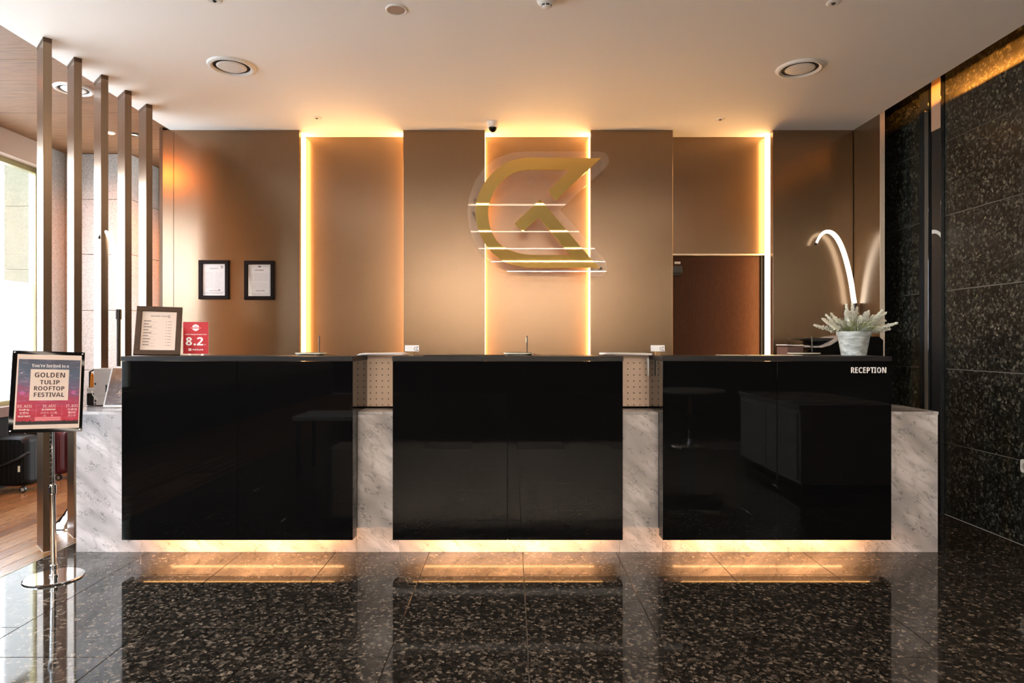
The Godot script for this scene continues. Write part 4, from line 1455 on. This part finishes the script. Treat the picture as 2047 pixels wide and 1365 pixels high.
	for q in nc:
		var c := at(q[1], 711, 4.22)
		t = thing("name_card", q[2], "name card", Vector3(c.x, TOP_H, -4.22), "name cards on wooden blocks")
		part("wooden_block", box(Vector3(-0.016, 0, -0.012), Vector3(0.016, 0.034, 0.012), 0.001), M.wood_block, t)
		var cx := Transform3D(Basis(Vector3.RIGHT, -0.12), Vector3((q[0] - q[1]) * 4.22 / FOCAL, 0.045, 0.013))
		part("card", box(Vector3(-0.045, -0.018, -0.001), Vector3(0.045, 0.022, 0.0), 0.0, cx), M.paper, t)
		st = begin()
		add_mark(st, Vector2(0.028, -0.001), 0.026, cx)
		part("card_print", st.commit(), M.ink, t)


func left_items() -> void:
	# leaning photo board, mostly behind the black desk
	var o := at(207, 815.5, 4.42)
	var t := thing("photo_board", "white edged brown photo board leaning beside the left black desk", "photo board", Vector3(o.x + 0.105, LEDGE_H, -4.41))
	var x := Transform3D(Basis(Vector3.RIGHT, -0.36), Vector3(0, 0.005, 0))
	part("board", box(Vector3(-0.105, 0, -0.004), Vector3(0.105, 0.292, 0.0), 0.001, x), M.paper, t)
	var im := Image.create_empty(128, 180, false, Image.FORMAT_RGB8)
	var n1 := noise(FastNoiseLite.TYPE_SIMPLEX_SMOOTH, 0.03, 71, 3)
	for y in 180:
		for xx in 128:
			var c := Color(0.52, 0.36, 0.24).lerp(Color(0.36, 0.27, 0.24), smoothstep(0.2, 0.5, y / 180.0))
			im.set_pixel(xx, y, c.lightened(clampf(n1.get_noise_2d(xx, y) * 0.25, 0, 0.3)))
	for k in 7:
		var rr := RandomNumberGenerator.new()
		rr.seed = 300 + k
		line(im, Vector2(44 + rr.randi_range(0, 50), 96 + rr.randi_range(0, 40)), Vector2(54 + rr.randi_range(0, 50), 92 + rr.randi_range(0, 40)), 2, Color(0.85, 0.7, 0.58))
	dashes(im, 34, 100, 150, 2, Color(0.75, 0.65, 0.6), 8)
	dashes(im, 50, 100, 165, 2, Color(0.7, 0.6, 0.55), 9)
	part("photo", sheet(0.190, 0.262, 0.0006, x.translated_local(Vector3(0, 0.146, 0))), print_mat("photo_print", im, 0.4), t)
	part("rear_strut", box(Vector3(-0.02, 0, -0.16), Vector3(0.02, 0.004, -0.156)), M.paper, t)
	# small grey computer tower
	t = thing("computer_tower", "small beige grey computer tower on the marble behind the photo board", "computer", Vector3(-2.835, LEDGE_H, -4.57))
	part("case", box(Vector3(-0.068, 0.008, -0.06), Vector3(0.085, 0.262, 0.06), 0.004), M.plastic_grey, t)
	part("front_panel", box(Vector3(-0.030, 0.075, 0.0605), Vector3(0.080, 0.236, 0.063), 0.001), M.plastic_grey, t)
	part("drive_slot", box(Vector3(0.018, 0.098, 0.0632), Vector3(0.030, 0.150, 0.0645)), M.black_plastic, t)
	for k in 3:
		part("port", box(Vector3(-0.060, [0.150, 0.030, 0.012][k], 0.0602), Vector3(-0.048, [0.162, 0.045, 0.022][k], 0.0625), 0.001), M.black_plastic, t)
	part("foot", box(Vector3(-0.06, 0.0, -0.05), Vector3(0.08, 0.008, 0.055)), M.black_plastic, t)
	part("cable", tube([Vector3(-0.056, 0.12, 0.062), Vector3(-0.076, 0.112, 0.064), Vector3(-0.070, 0.08, 0.066), Vector3(-0.035, 0.045, 0.066)], [0.003], 8), M.plastic_white, t)
	# black caddy with orange tools
	t = thing("desk_caddy", "black caddy with orange rolls beside the computer tower", "caddy", Vector3(-2.948, LEDGE_H, -4.60))
	part("tray", box(Vector3(-0.05, 0.0, -0.03), Vector3(0.030, 0.085, 0.02), 0.004), M.black_matte, t)
	part("handle", tube([Vector3(-0.038, 0.08, 0), Vector3(-0.038, 0.235, 0), Vector3(-0.005, 0.252, 0), Vector3(0.026, 0.248, 0)], [0.007], 10), M.black_plastic, t)
	for k in 4:
		part("orange_roll", tube([Vector3(-0.022 + k * 0.013, 0.125 - 0.008 * k, 0.01), Vector3(-0.034 + k * 0.016, 0.228 - 0.010 * k, -0.01)], [0.008], 10), M.orange, t)
	part("white_roll", tube([Vector3(-0.042, 0.112, 0.018), Vector3(0.012, 0.116, 0.018)], [0.012], 14), M.paper, t)
	part("white_cloth", box(Vector3(-0.04, 0.086, -0.02), Vector3(0.02, 0.100, 0.024), 0.004), M.paper, t)
	# chrome trumpet foot behind the second fin
	t = thing("chrome_post", "chrome post with a trumpet foot on the plank floor behind the second fin", "post", Vector3(-3.235, 0, -4.80))
	part("foot", lathe([[0.150, 0.0], [0.148, 0.010], [0.130, 0.020], [0.100, 0.042], [0.070, 0.080], [0.042, 0.125], [0.026, 0.17], [0.020, 0.22]], 44), M.chrome, t)
	part("post", lathe([[0.020, 0.22], [0.020, 0.66], [0.028, 0.67], [0.028, 0.70], [0.0001, 0.71]], 24), M.chrome, t)


func copier() -> void:
	# floor-standing office copier behind the right desk: only its scanner and feeder rise above the desk top
	var d := 5.25
	var k := d / FOCAL
	var c := at(1650, 712, d)
	var t := thing("copier", "black office copier rising behind the right desk, beside the flower pot", "copier", Vector3(c.x, 0, -d))
	part("cabinet", box(Vector3(-0.20, 0.0, -0.22), Vector3(0.27, 1.20, 0.22), 0.006), M.black_plastic, t)
	part("scanner_lid", box(Vector3(-0.19, 1.201, -0.21), Vector3(0.26, 1.245, 0.21), 0.01), M.black_plastic, t)
	# feeder with its curved back: profile in the picture plane, extruded along z
	var prof := PackedVector2Array()
	for p in [[1594, 703], [1600, 699], [1606, 694], [1625, 694], [1640, 690], [1650, 684], [1658, 678], [1668, 674.5], [1680, 673], [1735, 673], [1743, 680], [1743, 712], [1594, 712]]:
		prof.append(Vector2((p[0] - 1650) * k, EYE - (p[1] - 682.5) * k))
	part("feeder", slab(prof, -0.16, 0.16), M.black_gloss, t)
	var rim := PackedVector2Array()
	for p in [[1625, 694], [1640, 690], [1650, 684], [1658, 678], [1668, 674.5], [1680, 673], [1680, 670.5], [1667, 672], [1656, 675.5], [1647, 682], [1638, 688], [1625, 692]]:
		rim.append(Vector2((p[0] - 1650) * k, EYE - (p[1] - 682.5) * k))
	part("curved_rim", slab(rim, -0.16, 0.165), M.plastic_grey, t)
	var tray := PackedVector2Array()
	for p in [[1588, 677.5], [1605, 675.5], [1668, 676], [1668, 680], [1620, 682], [1605, 679]]:
		tray.append(Vector2((p[0] - 1650) * k, EYE - (p[1] - 682.5) * k))
	part("paper_tray", slab(tray, -0.14, 0.10), M.black_plastic, t)
	var prop := PackedVector2Array()
	for p in [[1612, 690], [1622, 681], [1650, 681], [1650, 690]]:
		prop.append(Vector2((p[0] - 1650) * k, EYE - (p[1] - 682.5) * k))
	part("tray_prop", slab(prop, -0.12, 0.06), M.black_gloss, t)
	# open box of paper in front of it on the desk
	var b := at(1578, 702, 5.0)
	t = thing("paper_box", "small brown box with white paper sticking out beside the copier", "box", Vector3(b.x, 0, -5.0))
	part("carton", box(Vector3(-0.056, 0.0, -0.1), Vector3(0.062, 1.312, 0.1), 0.002), mat("carton_brown", lin(0.13, 0.075, 0.068), 0.6), t)
	var pg := PackedVector2Array()
	for p in [[1562, 688.5], [1590, 689], [1606, 691], [1606, 692.2], [1590, 690.6], [1562, 690.2]]:
		pg.append(Vector2((p[0] - 1578) * 5.0 / FOCAL, EYE - (p[1] - 682.5) * 5.0 / FOCAL))
	part("paper_page", slab(pg, -0.1, 0.101), M.paper, t)


func plant() -> void:
	var p := Vector3(2.207, TOP_H, -4.2)
	var t := thing("flower_pot", "grey washed clay pot of white lavender-like sprigs on the right desk", "potted plant", p)
	part("pot", lathe([[0.0001, 0.0], [0.070, 0.0], [0.074, 0.003], [0.094, 0.122], [0.094, 0.127], [0.100, 0.128], [0.103, 0.152], [0.101, 0.156], [0.094, 0.156], [0.092, 0.14]], 44), M.pot, t)
	part("soil", lathe([[0.0925, 0.140], [0.05, 0.145], [0.0001, 0.147]], 32), M.soil, t)
	# thin leaves: too many to count
	var st := begin()
	var sg := begin()
	var r := RandomNumberGenerator.new()
	r.seed = 99
	for i in 420:
		var a := r.randf() * TAU
		var el := r.randf_range(0.15, 1.35)
		var len := r.randf_range(0.07, 0.125)
		var o := Vector3(cos(a) * r.randf() * 0.08, 0.145, sin(a) * r.randf() * 0.08)
		var dir := Vector3(cos(a) * cos(el), sin(el), sin(a) * cos(el))
		var side := dir.cross(Vector3.UP).normalized().rotated(dir, r.randf() * PI) * r.randf_range(0.0016, 0.003)
		var mid := o + dir * len * 0.6 + Vector3(0, 0.006, 0)
		var tip := o + dir * len + Vector3(0, -0.012 * cos(el), 0)
		var s: SurfaceTool = st if r.randf() < 0.5 else sg
		var n := dir.cross(side).normalized()
		quad(s, o - side * 0.6, o + side * 0.6, mid + side, mid - side, n)
		tri(s, mid - side, mid + side, tip, n)
	var f := part("green_foliage", st.commit(), M.leaf, t)
	f.set_meta("kind", "stuff")
	f = part("grey_foliage", sg.commit(), M.leaf_grey, t)
	f.set_meta("kind", "stuff")
	# flower sprigs: four variants shared
	var variants := []
	for v in 4:
		var s := begin()
		var rr := RandomNumberGenerator.new()
		rr.seed = 500 + v
		add_tube(s, [Vector3.ZERO, Vector3(0, 0.05, 0.003), Vector3(0, 0.12, 0)], [0.0016], 5)
		for i in 24:
			var up := float(i) / 24.0
			var y := 0.030 + i * 0.0042
			var rad := 0.0120 * (1.0 - 0.62 * up) * (0.75 + 0.5 * rr.randf())
			for k in 5:
				var a := TAU * k / 5.0 + i * 0.9 + rr.randf()
				var out := Vector3(cos(a), 0.35 + 0.5 * rr.randf(), sin(a)).normalized()
				var o := Vector3(0, y, 0)
				var q := o + out * rad * rr.randf_range(0.9, 1.7)
				var w := Vector3(-sin(a), 0, cos(a)) * rr.randf_range(0.0035, 0.0062)
				var mid := o.lerp(q, 0.6)
				var n := out.cross(w).normalized()
				tri(s, o, mid + w, q, n)
				tri(s, o, q, mid - w, n)
				tri(s, mid + Vector3(0, 0.003, 0), mid - Vector3(0, 0.003, 0), q, w.normalized())
		add_lathe(s, [[0.0015, 0.02], [0.0032, 0.04], [0.0026, 0.10], [0.0028, 0.130], [0.0001, 0.137]], 7)
		variants.append(s.commit())
	var spikes := [[-0.23, 0.085], [-0.235, 0.045], [-0.16, 0.115], [-0.12, 0.125], [-0.08, 0.14], [-0.03, 0.185], [0.0, 0.19], [0.035, 0.165], [0.06, 0.13], [0.10, 0.14], [0.14, 0.14], [0.185, 0.125], [0.20, 0.105], [0.205, 0.075], [0.235, 0.055], [0.205, 0.015], [-0.05, 0.10], [0.02, 0.11], [0.09, 0.08], [-0.11, 0.08], [0.15, 0.09], [-0.17, 0.06], [0.0, 0.14], [-0.09, 0.10], [0.06, 0.09], [0.12, 0.11], [-0.14, 0.095], [0.165, 0.06], [-0.05, 0.13], [0.03, 0.08], [0.075, 0.11], [-0.10, 0.055], [0.11, 0.055], [-0.02, 0.075], [-0.065, 0.075], [0.05, 0.06], [0.13, 0.125], [-0.13, 0.07], [0.0, 0.10], [0.17, 0.10]]
	for i in spikes.size():
		var e := Vector3(spikes[i][0], 0.155 + spikes[i][1], r.randf_range(-0.07, 0.09))
		var o := Vector3(clampf(e.x * 0.3, -0.07, 0.07), 0.15, clampf(e.z * 0.4, -0.07, 0.07))
		var dir := (e - o).normalized()
		var m := part("flower_spike", variants[i % 4], M.petal, t)
		var sc := (e - o).length() / 0.135
		m.transform = Transform3D(Basis(Quaternion(Vector3.UP, dir)) * Basis.from_scale(Vector3(1.45, sc, 1.45)), o)


func suitcase(label: String, pos: Vector3, w: float, h: float, dp: float, m: Material, strap: bool, turn := 0.0) -> void:
	var t := thing("suitcase", label, "suitcase", pos, "suitcases under the window")
	t.rotation.y = turn
	var st := begin()
	var rings := []
	for k in 9:
		var f := float(k) / 8.0
		var zz := -dp / 2 + dp * f
		var e := pow(absf(f * 2.0 - 1.0), 4.0)
		var ring := PackedVector2Array(rounded_rect(w - 0.05 * e, h - 0.05 * e, 0.06, 5))
		var q := PackedVector3Array()
		for v in ring:
			q.append(Vector3(v.x, v.y + h / 2 + 0.05, zz))
		rings.append(q)
	add_rings(st, rings)
	part("shell", st.commit(), m, t)
	st = begin()
	var n := int(w / 0.042)
	for i in n:
		var x := -w / 2 + 0.045 + i * (w - 0.09) / maxf(1.0, n - 1)
		add_box(st, Vector3(x - 0.008, 0.09, dp / 2 - 0.012), Vector3(x + 0.008, h + 0.01, dp / 2 + 0.006), 0.004)
	part("ribs", st.commit(), m, t)
	part("zip_seam", box(Vector3(-w / 2 - 0.002, 0.10, -0.006), Vector3(w / 2 + 0.002, h, 0.006), 0.002), M.black_matte, t)
	part("handle", tube([Vector3(-0.07, h + 0.045, 0), Vector3(-0.06, h + 0.075, 0), Vector3(0.06, h + 0.075, 0), Vector3(0.07, h + 0.045, 0)], [0.009], 10), M.black_plastic, t)
	for sx in [-1.0, 1.0]:
		var wb := begin()
		var c := Vector3(sx * (w / 2 - 0.04), 0.03, dp / 2 - 0.01)
		add_lathe(wb, [[0.018, -0.011], [0.029, -0.011], [0.030, 0.0], [0.029, 0.011], [0.018, 0.011]], 22, c, Basis(Vector3.RIGHT, PI / 2))
		var wheel := part("wheel", wb.commit(), M.black_plastic, t)
		wb = begin()
		for k in 5:
			add_box(wb, Vector3(-0.0025, 0.004, -0.009), Vector3(0.0025, 0.020, 0.0125), 0.0, Transform3D(Basis(Vector3.BACK, TAU * k / 5.0), c))
		add_lathe(wb, [[0.006, -0.012], [0.006, 0.013], [0.0001, 0.0135]], 12, c, Basis(Vector3.RIGHT, PI / 2))
		part("spokes", wb.commit(), M.plastic_grey, wheel)
	if strap:
		part("strap", tube([Vector3(-w / 2 - 0.01, h * 0.50, dp / 2 + 0.014), Vector3(-w * 0.1, h * 0.55, dp / 2 + 0.020), Vector3(w * 0.3, h * 0.68, dp / 2 + 0.018), Vector3(w / 2 + 0.01, h * 0.80, dp / 2 - 0.02)], [0.014], 10), M.black_matte, t)
		part("luggage_tag", box(Vector3(w * 0.28, h * 0.42, dp / 2 + 0.008), Vector3(w * 0.34, h * 0.54, dp / 2 + 0.012), 0.001), M.rim_pale, t)


func luggage() -> void:
	suitcase("black ribbed suitcase with a strap at the left picture border", Vector3(-4.50, 0, -5.92), 0.33, 0.45, 0.22, M.suit_black, true)
	suitcase("dark red ribbed suitcase behind the nearest fin", Vector3(-4.50, 0, -6.42), 0.26, 0.46, 0.20, M.suit_red, false)
	suitcase("black suitcase between the first and second fins", Vector3(-4.22, 0, -6.50), 0.18, 0.46, 0.20, M.suit_black, false)
